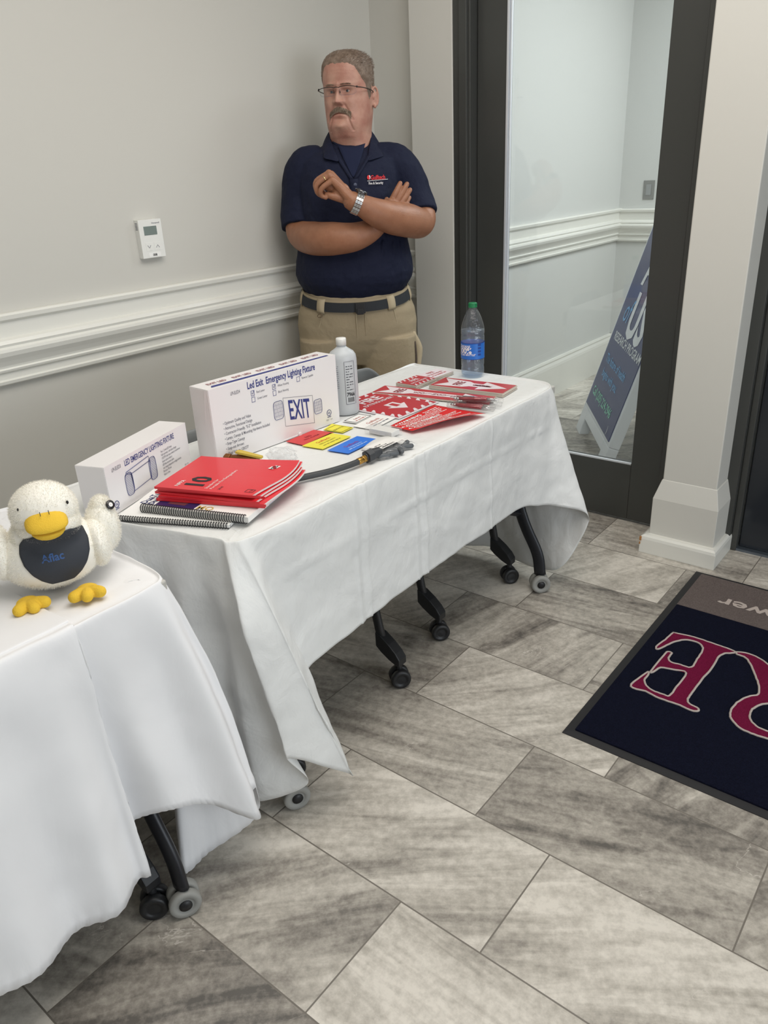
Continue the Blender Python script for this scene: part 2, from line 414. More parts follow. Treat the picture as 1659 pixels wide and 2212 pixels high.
# ---- dark solid door on the right
M_bdoor = mat('dark_glossy_door', rgb(46, 50, 56), 0.16, 0.25)
d2o = bpy.data.objects.new('door_2', None); COL.objects.link(d2o); struct(d2o)
mb = MB()
mb.box((-0.695, 2.86, 0), (-0.655, YF+0.08, 2.76)); mb.box((-0.655, 2.885, 0), (-0.632, YF+0.08, 2.76)); mb.box((0.30, 2.86, 0), (0.345, YF+0.08, 2.76)); mb.box((-0.695, 2.86, 2.36), (0.345, YF+0.08, 2.76))
mb.build('door_frame', M_bronze, d2o, bevel=0.003)
mb = MB(); mb.box((-0.630, YF, 0.012), (0.298, YF+0.045, 2.35)); mb.build('door_leaf', M_bdoor, d2o, bevel=0.003)
mb = MB(); mb.box((-0.632, 2.89, 0.0), (0.30, YF+0.05, 0.010)); mb.build('threshold', mat('aluminium_sill', rgb(120, 130, 142), 0.3, 0.8), d2o)
mb = MB()
mb.cyl((-0.592, 2.915, 0.925), (-0.592, 2.860, 0.925), 0.020, 20)
mb.cyl((-0.600, 2.868, 0.925), (-0.46, 2.862, 0.925), 0.0125, 14)
mb.cyl((-0.592, 2.862, 0.925), (-0.592, 2.853, 0.925), 0.008, 12, 1)
mb.build('door_handle', [M_chrome, M_black], d2o)

# ---- doormat
MX0, MX1, MY0, MY1 = -0.700, 0.82, 1.553, 2.640
M_pile = mat('navy_pile', rgb(13, 15, 32), 0.95, spec=0.1, bump=(700, 1.0, 0.004), vary=(300, rgb(22, 26, 46)))
M_band = mat('taupe_pile', rgb(120, 108, 104), 0.95, bump=(700, 1.0, 0.004), vary=(260, rgb(98, 87, 84)))
M_crim = mat('crimson_pile', rgb(132, 28, 70), 0.95, spec=0.1, bump=(700, 1.0, 0.004), vary=(300, rgb(112, 20, 56)))
M_cream = mat('cream_pile', rgb(214, 200, 192), 0.95, bump=(700, 1.0, 0.004))
M_matrub = mat('mat_rubber_edge', rgb(32, 32, 35), 0.6)
dm = thing('doormat', 'navy doormat with a taupe band and crimson outlined letters, lying before the doors', 'doormat', (0, 0, 0))
mb = MB()
mb.loft([[(x, y, z) for x, y in ((MX0+i, MY0+i), (MX1-i, MY0+i), (MX1-i, MY1-i), (MX0+i, MY1-i))] for i, z in ((0, 0), (0, 0.002), (0.028, 0.004), (0.03, 0.004))], 0, True, False)
mb.build('rubber_border', M_matrub, dm)
mb = MB(); mb.box((MX0+0.025, MY0+0.025, 0.002), (MX1-0.025, 2.362, 0.009)); mb.build('navy_field', M_pile, dm, bevel=0.002)
mb = MB(); mb.box((MX0+0.025, 2.362, 0.002), (MX1-0.025, MY1-0.022, 0.009))
mb.text('Tower', 0.083, (-0.275, 2.488, 0.0094), (-1, 0, 0), (0, -1, 0), 1, xs=1.28, bold=0.02, align='LEFT')
mb.build('taupe_band', [M_band, M_cream], dm)
EL = [(-0.6227,2.1811),(-0.5599,2.1912),(-0.5076,2.1891),(-0.4693,2.1876),(-0.4323,2.1812),(-0.4423,2.1662),(-0.4585,2.1515),(-0.4654,2.12),(-0.4646,2.0514),(-0.4703,1.981),(-0.4715,1.9243),(-0.4727,1.8924),(-0.4721,1.8699),(-0.4619,1.8546),(-0.4354,1.8473),(-0.435,1.8344),(-0.4517,1.83),(-0.4915,1.8338),(-0.5379,1.8314),(-0.5814,1.8396),(-0.6249,1.8368),(-0.6192,1.8937),(-0.6102,1.9333),(-0.6057,1.9238),(-0.6036,1.8881),(-0.5895,1.8656),(-0.5665,1.8539),(-0.5383,1.8542),(-0.5195,1.8573),(-0.5176,1.9079),(-0.5165,1.9901),(-0.5532,1.9856),(-0.587,1.9749),(-0.5981,1.9392),(-0.6047,1.9388),(-0.604,1.9977),(-0.6026,2.052),(-0.5991,2.0661),(-0.5871,2.0663),(-0.5862,2.0364),(-0.5728,2.0193),(-0.5449,2.0213),(-0.5145,2.0269),(-0.5139,2.0776),(-0.5147,2.1289),(-0.5224,2.1529),(-0.5391,2.1675),(-0.5729,2.165),(-0.5986,2.1379),(-0.6151,2.0983),(-0.6285,2.0632),(-0.638,2.0733),(-0.6297,2.1261)]
RL = [(-0.4311,2.1812),(-0.4051,2.1928),(-0.3676,2.1876),(-0.3349,2.1669),(-0.2939,2.1243),(-0.2595,2.0726),(-0.2433,2.0494),(-0.2257,2.0504),(-0.2036,2.167),(-0.199,2.2358),(-0.2081,2.2633),(-0.1517,2.2562),(-0.1041,2.2484),(-0.1087,2.2332),(-0.1276,2.22),(-0.1415,2.1786),(-0.17,1.919),(-0.173,1.8707),(-0.1626,1.8524),(-0.1727,1.8389),(-0.2104,1.8312),(-0.2504,1.8288),(-0.2834,1.8253),(-0.3159,1.8292),(-0.3413,1.8457),(-0.3573,1.8698),(-0.3614,1.903),(-0.3551,1.9431),(-0.3394,1.9805),(-0.3207,2.005),(-0.3295,2.0472),(-0.3497,2.0896),(-0.3727,2.1322),(-0.3979,2.1667),(-0.4234,2.1712)]
RH = [(-0.2578,1.8582),(-0.2821,1.8599),(-0.3056,1.8779),(-0.3167,1.9127),(-0.3113,1.9441),(-0.2938,1.9742),(-0.2659,1.9923),(-0.2401,1.9884),(-0.2312,1.9802),(-0.2367,1.8853),(-0.242,1.8647)]
def pile_letter(name, outer, holes):
    o = outer
    mb = MB(); bm = bmesh.new()
    from mathutils.geometry import tessellate_polygon
    loops = [[Vector((x, y, 0)) for x, y in o]] + [[Vector((p[0], p[1], 0)) for p in h] for h in holes]
    pts = [p for l in loops for p in l]
    tris = tessellate_polygon(loops); bm.free()
    mb.add([(p.x, p.y, 0.0108) for p in pts], [t if (pts[t[1]]-pts[t[0]]).cross(pts[t[2]]-pts[t[0]]).z > 0 else t[::-1] for t in tris], 0)
    for l in loops:
        P = spline([p.to_tuple() for p in l] + [l[0].to_tuple()], 4)
        P = [Vector((p.x+random.uniform(-.0008, .0008), p.y+random.uniform(-.0008, .0008), 0.010)) for p in P]
        mb.tube(P, 0.0032, 6, 1, False)
    return mb.build(name, [M_crim, M_cream], dm)
pile_letter('letter_e', EL, []); pile_letter('letter_r', RL, [RH])

# ---- small fixtures on the walls
tm = thing('thermostat', 'white wall thermostat with a small grey display above the chair rail', 'thermostat', (XL, 1.662, 1.236))
mb = MB(); mb.box((0, -0.046, -0.061), (0.022, 0.046, 0.061))
for k in range(6): mb.box((0.004, -0.0466, 0.03+k*0.004), (0.016, -0.0455, 0.032+k*0.004), 1)
mb.text('Honeywell', 0.0075, (0.0222, 0.006, 0.047), (0, 1, 0), (0, 0, 1), 1)
mb.build('body', [M_white, M_greyink], tm, bevel=0.004, seg=3)
mb = MB(); mb.box((0.0215, -0.028, 0.012), (0.0232, 0.024, 0.040)); mb.build('display', mat('lcd_grey', rgb(120, 132, 128), 0.2), tm, bevel=0.001)
for k, y in enumerate((-0.016, 0.018)):
    mb = MB(); mb.box((0.0215, y-0.013, -0.038), (0.0226, y+0.013, -0.012))
    s_ = 1 if k else -1
    mb.tube([(0.0229, y-0.006, -0.025-s_*0.004), (0.0229, y, -0.025+s_*0.004), (0.0229, y+0.006, -0.025-s_*0.004)], 0.0009, 6, 1)
    mb.build('button', [M_white, M_greyink], tm, bevel=0.0008)
mb = MB(); mb.box((0.0215, -0.022, -0.058), (0.0226, 0.026, -0.045)); mb.text('008', 0.011, (0.0227, 0.002, -0.0555), (0, 1, 0), (0, 0, 1), 1, align='CENTER', bold=0.02); mb.build('sticker', [M_paper, M_blackink], tm)
sw = thing('light_switch', 'steel wall plate with a rocker switch behind the glass door', 'light switch', (-2.058, YB, 1.203))
mb = MB(); mb.box((-0.037, -0.006, -0.058), (0.037, 0, 0.058)); mb.build('wall_plate', mat('brushed_steel', rgb(150, 150, 148), 0.35, 0.7), sw, bevel=0.002)
mb = MB(); mb.box((-0.017, -0.012, -0.033), (0.017, -0.005, 0.033)); mb.build('rocker', mat('grey_rocker', rgb(150, 152, 152), 0.4), sw, bevel=0.002)
ou = thing('wall_outlet', 'steel outlet plate low on the left wall behind the duck', 'outlet', (XL, 0.99, 0.44))
mb = MB(); mb.box((0, -0.037, -0.058), (0.006, 0.037, 0.033)); mb.build('wall_plate', mat('outlet_steel', rgb(130, 130, 126), 0.35, 0.7), ou, bevel=0.002)
mb = MB(); mb.box((0.004, -0.017, -0.045), (0.009, 0.017, 0.022)); mb.build('socket', M_greyink, ou, bevel=0.002)

# ---- A-frame sign in the inner hall
an = math.radians(-56.4); ln = math.radians(17)
ax = Vector((math.cos(an), math.sin(an), 0)); ab = Vector((-ax.y, ax.x, 0)); az = Vector((0, 0, math.cos(ln))) + ab*math.sin(ln); afn = ax.cross(az)
BL = Vector((-1.765, 3.970, 0.16)); WS, HS = 0.69, 1.02
sg = thing('sandwich_board', 'navy A-frame research sign on white legs behind the glass door', 'sign', (0, 0, 0))
def sl(a, b, d=0.0): return BL + ax*a + az*b + afn*d
def slab(mb, a0, b0, a1, b1, d0, d1_, m=0):
    V = [sl(a, b, d) for d in (d0, d1_) for a, b in ((a0, b0), (a1, b0), (a1, b1), (a0, b1))]
    mb.add(V, [(0,3,2,1),(4,5,6,7),(0,1,5,4),(1,2,6,5),(2,3,7,6),(3,0,4,7)], m)
M_sgw = mat('white_sign_plastic', rgb(226, 230, 236), 0.35)
M_navys = mat('navy_poster', rgb(48, 58, 108), 0.4)
bz = 0.16/math.cos(ln)
mb = MB(); slab(mb, -0.03, -0.02, WS+0.03, HS+0.04, -0.055, -0.002)
for a in (-0.03, WS-0.09): slab(mb, a, -bz, a+0.12, -0.02, -0.055, -0.002)
slab(mb, 0.09, -0.075, WS-0.09, -0.02, -0.055, -0.002)
mb.build('front_panel', M_sgw, sg, bevel=0.004)
mb = MB(); slab(mb, 0, 0, WS, HS, -0.002, 0.002)
mb.text('ALL', 0.27, sl(0.200, 0.70, 0.003), ax, az, 1, bold=0.03, xs=0.98)
mb.text('of', 0.18, sl(0.085, 0.49, 0.003), ax, az, 2, bold=0.0, xs=0.85, shear=0.25)
mb.text('US', 0.30, sl(0.225, 0.445, 0.003), ax, az, 1, bold=0.035, xs=0.98)
mb.text('RESEARCH PROGRAM', 0.064, sl(0.075, 0.385, 0.003), ax, az, 1, bold=0.012, xs=0.98)
mb.text('The future of health', 0.062, sl(0.08, 0.265, 0.003), ax, az, 2, bold=0.014, xs=0.94)
mb.text('begins with you.', 0.062, sl(0.11, 0.190, 0.003), ax, az, 2, bold=0.014, xs=0.94)
mb.text('Call (205) 224-2946', 0.066, sl(0.06, 0.075, 0.003), ax, az, 3, bold=0.012, xs=0.93)
mb.text(')', 0.05, sl(0.59, 0.015, 0.003), ax, az, 1)
mb.build('poster', [M_navys, M_sgw, mat('light_blue_print', rgb(110, 170, 222), 0.5), mat('mint_print', rgb(140, 214, 190), 0.5)], sg)
mb = MB()
azb = Vector((0, 0, math.cos(ln))) - ab*math.sin(ln)
tp = sl(0, HS+0.02)
for a in (-0.03, WS-0.09):
    Lb = (tp.z)/math.cos(ln)
    V = []
    for d in (0.055, 0.105):
        for aa, bb in ((a, 0), (a+0.12, 0), (a+0.12, Lb), (a, Lb)):
            V.append(tp + ax*aa - azb*bb + ab*d)
    mb.add(V, [(0,3,2,1),(4,5,6,7),(0,1,5,4),(1,2,6,5),(2,3,7,6),(3,0,4,7)])
V = []
for d in (0.06, 0.10):
    for aa, bb in ((0.05, 0), (WS-0.05, 0), (WS-0.05, 0.95), (0.05, 0.95)): V.append(tp + ax*aa - azb*bb + ab*d)
mb.add(V, [(0,3,2,1),(4,5,6,7),(0,1,5,4),(1,2,6,5),(2,3,7,6),(3,0,4,7)])
mb.build('back_panel', M_sgw, sg, bevel=0.004)
# ================================================================ TABLES, CLOTHS, CHAIRS
def caster(parent, x, y, name_m, r=0.034, hood=True, ang=0.0):
    mb = MB()
    c, s_ = math.cos(ang), math.sin(ang)
    mb.cyl((x, y, r+0.012), (x, y, 0.075), 0.009, 12, 0)
    mb.box((x-0.012, y-0.012, r-0.004), (x+0.012, y+0.012, r+0.02), 0)
    cs = mb.build('caster', [M_black], parent, bevel=0.002)
    for side in (-1, 1):
        w = MB()
        Mx = Matrix.Translation((x, y, r)) @ Matrix.Rotation(ang, 4, 'Z') @ Matrix.Rotation(PI/2, 4, 'X') @ Matrix.Translation((0, 0, side*0.0145-0.0095))
        w.lathe([(0.004, 0.0), (r*0.55, 0.0), (r*0.58, 0.001), (r*0.92, 0.0), (r, 0.004), (r, 0.015), (r*0.92, 0.019), (r*0.6, 0.019), (r*0.56, 0.0165), (r*0.40, 0.0165), (0.004, 0.0175)], 28, 0, Mx)
        if name_m is M_rubber:
            w.lathe([(0.002, -0.0005), (r*0.40, -0.0008), (r*0.40, 0.0195), (0.002, 0.0198)], 20, 1, Mx)
        w.build('wheel', [name_m, M_black], cs)
    return cs

def table_frame(y0, y1, edge_x, leg_ys, label, wheel_x, corner_y=None):
    t = thing('folding_table', label, 'table', (0, 0, 0), group=None)
    mb = MB()
    cy = y0 if corner_y is None else corner_y
    n = 4
    mb.prism([(-1.725, y0+0.01), (edge_x-0.004, cy+0.012), (edge_x-0.004, y1-0.006), (-1.725, y1-0.006)], 0.712, 0.737, 0)
    mb.build('tabletop', mat('laminate_grey', rgb(190, 188, 182), 0.5), t, bevel=0.004)
    for y in leg_ys:
        for k, wx in enumerate((wheel_x, -1.66)):
            hx = -1.40
            knee = wx + (-0.012 if k == 0 else 0.012)
            mid = wx + (-0.085 if k == 0 else 0.085)
            mb = MB()
            P = spline([(wx, y, 0.068), (knee+0.004*(1 if k else -1), y, 0.15), (mid, y, 0.29), (hx+(0.1 if k == 0 else -0.1), y, 0.62), (hx, y, 0.71)], 6)
            mb.tube(P, 0.023, 12, 0, False, True, flat=0.55, up=(0, 1, 0))
            lg = mb.build('leg', M_tube, t)
            caster(lg, wx, y, M_rubber if k == 0 else M_rubber, 0.034, False, 1.1 if y < 1.6 else 0.75)
    mb = MB()
    for y, dy in ((leg_ys[0], 0.34), (leg_ys[-1], -0.34)):
        mb = MB(); mb.tube([(wheel_x-0.088, y, 0.287), (wheel_x-0.16, y+dy*0.5, 0.36), (wheel_x-0.26, y+dy, 0.44)], 0.017, 4, 0, False, False, up=(0, 0, 1))
        mb.build('brace', M_tube, t, bevel=0.003)
    return t
TZ = 0.742
table_frame(0.725, 2.282, -1.120, (0.945, 2.199), 'folding table on grey casters under the creased paper cloth with the cartons', -1.112, 0.885)
table_frame(-0.9, 0.716, -1.120, (-0.75, 0.592), 'nearest folding table on casters under two white cloths, carrying the plush duck', -1.093)

def grid_cloth(name, cols, mats, closed, nspan, cspan, wr=0.0, seed=0, solid=0.0012, top_fill=True, hem=None, crease=None):
    """cols: list of columns, each a list of control points from the top inwards to the hem"""
    C1 = [spline(c, cspan) for c in cols]
    K = len(C1[0]); n = len(C1)
    rows = []
    for k in range(K):
        P = [C1[i][k] for i in range(n)]
        if closed:
            Q = [P[-2], P[-1]] + P + [P[0], P[1], P[2]]
            sp = spline(Q, nspan); sp = sp[2*nspan: (2+n)*nspan]
        else:
            sp = spline(P, nspan)
        rows.append(sp)
    m = len(rows[0])
    V = []
    for k in range(K):
        for j in range(m):
            p = rows[k][j].copy()
            if wr and k > cspan:
                a = min(1.0, (k-cspan)/(K*0.4))
                d = noise.noise(p*9 + Vector((seed, 0, 0)))*wr + noise.noise(p*26 + Vector((seed, 5, 0)))*wr*0.35
                t = (rows[k][(j+1) % m if closed else min(j+1, m-1)] - rows[k][j-1 if (closed or j) else 0])
                nn = t.cross(Vector((0, 0, 1)))
                if nn.length > 1e-6: p += nn.normalized()*d*a
            if crease and k > cspan: p = crease(p, k, j)
            if hem: p = hem(p, k/(K-1), j/m)
            V.append(p)
    F = []
    for k in range(K-1):
        for j in range(m if closed else m-1):
            q = (j+1) % m
            F.append((k*m+j, (k+1)*m+j, (k+1)*m+q, k*m+q))
    mb = MB(); mb.add(V, F, 0, True)
    if top_fill: mb.quad(*top_fill)
    o = mb.build(name, mats, None, solid=solid)
    return o

def col(ex, ey, nx, ny, pts, z=TZ):
    return [(ex-nx*0.10, ey-ny*0.10, z-0.006), (ex-nx*0.045, ey-ny*0.045, z-0.0006), (ex-nx*0.012, ey-ny*0.012, z-0.0045), (ex+nx*0.003, ey+ny*0.003, z-0.020)] + pts
s2 = 0.7071
def lin2(e, h): # straight fall from edge e to hem h
    e = Vector(e); h = Vector(h)
    return [tuple(e.lerp(h, 0.42)), tuple(e.lerp(h, 0.76)), tuple(h)]

def cloth_mat(name, colr, rough, bumps):
    m = mat(name, colr, rough); nt = m.node_tree; b = nt.nodes['Principled BSDF']
    tc = nt.nodes.new('ShaderNodeTexCoord'); prev = None
    for sc, st, dist, stretch in bumps:
        mp = nt.nodes.new('ShaderNodeMapping'); mp.inputs['Scale'].default_value = stretch
        n = nt.nodes.new('ShaderNodeTexNoise'); n.inputs['Scale'].default_value = sc; n.inputs['Detail'].default_value = 5; n.inputs['Distortion'].default_value = 0.6
        bp = nt.nodes.new('ShaderNodeBump'); bp.inputs['Strength'].default_value = st; bp.inputs['Distance'].default_value = dist
        nt.links.new(tc.outputs['Object'], mp.inputs[0]); nt.links.new(mp.outputs[0], n.inputs['Vector']); nt.links.new(n.outputs['Fac'], bp.inputs['Height'])
        if prev: nt.links.new(prev.outputs[0], bp.inputs['Normal'])
        prev = bp
    nt.links.new(prev.outputs[0], b.inputs['Normal'])
    return m
M_paperc = cloth_mat('paper_tablecloth', rgb(228, 229, 228), 0.5, [(9, 0.35, 0.02, (1, 1, 1)), (40, 0.25, 0.005, (1, 1, 0.6))])
M_fabric = cloth_mat('woven_white_cloth', rgb(236, 236, 238), 0.75, [(5, 0.25, 0.02, (1, 1, 0.6)), (900, 0.15, 0.0006, (1, 1, 1))])

# --- paper cloth on the long table
cols = []
FX = -1.117
for y, hx, hy, hz in ((2.0, -1.114, 2.0, 0.384), (2.09, -1.112, 2.08, 0.377)):
    cols.append(col(FX, y, 1, 0, lin2((FX, y, 0.73), (hx, hy, hz))))
cols.append(col(FX, 2.165, 1, 0, [(-1.105, 2.155, 0.60), (-1.100, 2.14, 0.46), (-1.098, 2.135, 0.362)]))
cols.append(col(-1.118, 2.205, 0.95, 0.3, [(-1.100, 2.210, 0.60), (-1.085, 2.205, 0.47), (-1.075, 2.195, 0.345)]))
cols.append(col(-1.124, 2.250, s2, s2, [(-1.085, 2.272, 0.58), (-1.035, 2.285, 0.43), (-0.990, 2.287, 0.300)]))
cols.append(col(-1.150, 2.276, 0.3, 0.95, [(-1.110, 2.290, 0.50), (-1.060, 2.300, 0.32), (-1.005, 2.290, 0.200)]))
cols.append(col(-1.20, 2.288, 0, 1, [(-1.170, 2.294, 0.50), (-1.130, 2.288, 0.25), (-1.085, 2.272, 0.060)]))
for x, dy, hz in ((-1.30, 0.005, 0.03), (-1.42, 0.03, 0.045), (-1.56, 0.0, 0.03), (-1.68, 0.02, 0.03)):
    cols.append(col(x, 2.290, 0, 1, [(x+0.02, 2.296+dy, 0.5), (x+0.03, 2.298+dy, 0.25), (x+0.04, 2.300+dy, hz)]))
cols.append(col(-1.722, 2.280, -s2, s2, [(-1.75, 2.28, 0.5), (-1.765, 2.28, 0.28), (-1.775, 2.29, 0.10)]))
for y in (2.15, 1.9, 1.6, 1.3, 1.0):
    cols.append(col(-1.730, y, -1, 0, lin2((-1.73, y, 0.73), (-1.738-0.01*(int(y*10) % 2), y, 0.40))))
cols.append(col(-1.722, 0.742, -s2, -s2, [(-1.75, 0.72, 0.5), (-1.765, 0.70, 0.28), (-1.77, 0.69, 0.12)]))
def ne(x): return 0.728 + (x+1.73)*(0.157/0.613)
nx_, ny_ = 0.248, -0.969
for x, hx, dy, hz, mdy in ((-1.66, -1.66, -0.035, 0.06, -0.01), (-1.54, -1.55, 0.0, 0.05, 0.0), (-1.42, -1.43, -0.035, 0.055, -0.012), (-1.335, -1.335, 0.02, 0.06, 0.012), (-1.275, -1.265, -0.028, 0.055, -0.014), (-1.225, -1.205, 0.022, 0.055, 0.016), (-1.185, -1.150, -0.004, 0.05, 0.0)):
    y = ne(x)
    cols.append(col(x, y, nx_, ny_, [(x+(hx-x)*0.4, y+mdy, 0.5), (x+(hx-x)*0.75, y+dy*0.8, 0.26), (hx, y+dy, hz)]))
cols.append(col(-1.158, 0.874, 0.15, -1.02, [(-1.120, 0.885, 0.5), (-1.090, 0.905, 0.27), (-1.050, 0.935, 0.105)]))
cols.append(col(-1.142, 0.872, 0.51, -1.07, [(-1.082, 0.838, 0.56), (-1.062, 0.866, 0.38), (-1.048, 0.884, 0.220)]))
cols.append(col(-1.128, 0.888, 0.82, -0.71, [(-1.070, 0.902, 0.562), (-1.044, 0.946, 0.362), (-1.008, 1.010, 0.108)]))
cols.append(col(-1.122, 0.897, 0.96, -0.51, [(-1.066, 0.914, 0.565), (-1.038, 0.962, 0.36), (-0.998, 1.032, 0.086)]))
cols.append(col(-1.120, 0.912, 1.0, -0.18, [(-1.074, 0.925, 0.56), (-1.048, 0.966, 0.37), (-1.006, 1.030, 0.112)]))
cols.append(col(-1.118, 0.935, 1, 0, [(-1.112, 0.965, 0.56), (-1.104, 0.99, 0.44), (-1.095, 1.03, 0.325)]))
for y, hx, hz in ((1.02, -1.113, 0.352), (1.15, -1.108, 0.366), (1.3, -1.113, 0.372), (1.45, -1.109, 0.385), (1.6, -1.114, 0.381), (1.75, -1.110, 0.387), (1.88, -1.114, 0.383)):
    cols.append(col(FX, y, 1, 0, lin2((FX, y, 0.73), (hx, y+0.015, hz))))
def fold_lines(p, k, j):
    # packing creases pressed into the sheet
    q = p.copy()
    if p.x > -1.16 and 0.95 < p.y < 2.2:
        q.x += 0.0050*math.exp(-((p.z-0.617)/0.0040)**2)
        for yy in (1.235, 1.275, 1.475, 1.52, 1.86): q.x += 0.0035*math.exp(-((p.y-yy)/0.0035)**2)
        for yy in (1.255, 1.497): q.x -= 0.0035*math.exp(-((p.y-yy)/0.007)**2)
    return q
o = grid_cloth('paper_tablecloth', cols, [M_paperc], True, 30, 14, wr=0.006, seed=3, crease=fold_lines, solid=0.0008, top_fill=((-1.68, 0.792, TZ-0.0009), (-1.166, 0.922, TZ-0.0009), (-1.166, 2.238, TZ-0.0009), (-1.68, 2.238, TZ-0.0009)))
tag(o, 'creased white paper tablecloth over the long table with the boxes', 'tablecloth')

# --- woven base cloth on the nearest table
cols = []
def fr(y, pts): cols.append(col(FX, y, 1, 0, pts))
for y in (-0.85, -0.4, 0.1, 0.38): fr(y, lin2((FX, y, 0.73), (-1.115, y, 0.25)))
fr(0.470, lin2((FX, 0.47, 0.73), (-1.105, 0.475, 0.235)))
fr(0.520, [(-1.122, 0.524, 0.55), (-1.128, 0.530, 0.40), (-1.130, 0.536, 0.270)])
fr(0.570, [(-1.108, 0.578, 0.55), (-1.090, 0.588, 0.42), (-1.076, 0.600, 0.284)])
fr(0.630, [(-1.112, 0.650, 0.55), (-1.096, 0.665, 0.40), (-1.074, 0.682, 0.232)])
cols.append(col(-1.120, 0.678, 1.0, 0.18, [(-1.080, 0.712, 0.55), (-1.048, 0.735, 0.36), (-1.018, 0.757, 0.160)]))
cols.append(col(-1.126, 0.700, 0.87, 0.67, [(-1.110, 0.742, 0.55), (-1.085, 0.765, 0.38), (-1.055, 0.778, 0.200)]))
cols.append(col(-1.140, 0.713, 0.56, 0.96, [(-1.108, 0.765, 0.52), (-1.085, 0.790, 0.33), (-1.068, 0.802, 0.180)]))
cols.append(col(-1.175, 0.718, 0, 1, [(-1.150, 0.758, 0.50), (-1.130, 0.785, 0.26), (-1.110, 0.815, 0.060)]))
cols.append(col(-1.235, 0.72, 0, 1, [(-1.205, 0.735, 0.50), (-1.180, 0.735, 0.25), (-1.150, 0.715, 0.022)]))
cols.append(col(-1.265, 0.72, 0, 1, [(-1.230, 0.715, 0.50), (-1.200, 0.685, 0.25), (-1.168, 0.640, 0.014)]))
for x, dy, hz in ((-1.36, 0.03, 0.045), (-1.50, 0.0, 0.04), (-1.64, 0.02, 0.05)):
    cols.append(col(x, 0.72, 0, 1, [(x+0.02, 0.728+dy*0.5, 0.5), (x+0.03, 0.732+dy, 0.25), (x+0.05, 0.735+dy, hz)]))
cols.append(col(-1.722, 0.708, -s2, s2, [(-1.75, 0.73, 0.5), (-1.765, 0.735, 0.28), (-1.77, 0.74, 0.12)]))
for y in (0.5, 0.1, -0.3, -0.7): cols.append(col(-1.73, y, -1, 0, lin2((-1.73, y, 0.73), (-1.74, y, 0.35))))
for x in (-1.7, -1.5, -1.3, -1.15): cols.append(col(x, -0.905, 0, -1, lin2((x, -0.905, 0.73), (x, -0.92, 0.25))))
def pucker(p, t, s):
    q = p.copy()
    if t > 0.955: q += Vector((0.0016, 0.0008, 0.0))*math.sin((p.y+p.x)*340)
    return q
o = grid_cloth('woven_tablecloth', cols, [M_fabric], True, 12, 9, wr=0.003, seed=9, hem=pucker, solid=0.001, top_fill=((-1.68, -0.85, TZ-0.0009), (-1.166, -0.85, TZ-0.0009), (-1.166, 0.668, TZ-0.0009), (-1.68, 0.668, TZ-0.0009)))
tag(o, 'white fabric tablecloth with a draped pointed corner, under the duck', 'tablecloth')

# --- second woven cloth laid over it, ends short of the duck's table corner
cols = []
ys = [0.513, 0.508, 0.488, 0.44, 0.37, 0.28, 0.17, 0.04, -0.1, -0.3, -0.55, -0.85]
for i, y in enumerate(ys):
    w = (0, 0, -0.006, 0.016, -0.010, 0.014, -0.012, 0.016, -0.01, 0.014, -0.01, 0.01)[i]
    hy = y + (0.012 if i < 3 else 0.0)
    c = [(-1.70, y-0.03 if i == 0 else y, TZ+0.0045), (-1.40, y-0.016 if i == 0 else y, TZ+0.0045), (FX-0.045, y, TZ+0.0045), (FX-0.010, y, TZ+0.0005), (FX+0.010, y, TZ-0.018),
         (-1.100+w*0.4, y+0.003, 0.55), (-1.090+w, (y+hy)/2+0.002, 0.34), (-1.080+w*1.3, hy, 0.172+0.006*math.sin(i*1.3))]
    cols.append(c)
def hemmed(p, t, s):
    q = p.copy()
    e = max(0.0, 1-s*40); b_ = 1.0 if t > 0.975 else 0.0
    if t > 0.45: q += Vector((1, 0.5, 0))*(0.0030*math.sin(p.z*330)*e)
    q += Vector((0.4, 0, 1))*(0.0028*math.sin(p.y*300)*b_)
    return q
o = grid_cloth('woven_tablecloth', cols, [M_fabric], False, 16, 8, wr=0.005, seed=21, hem=hemmed, solid=0.0022, top_fill=False)
tag(o, 'second white fabric tablecloth with a puckered hem, overlapping the left side of the nearest table', 'tablecloth')

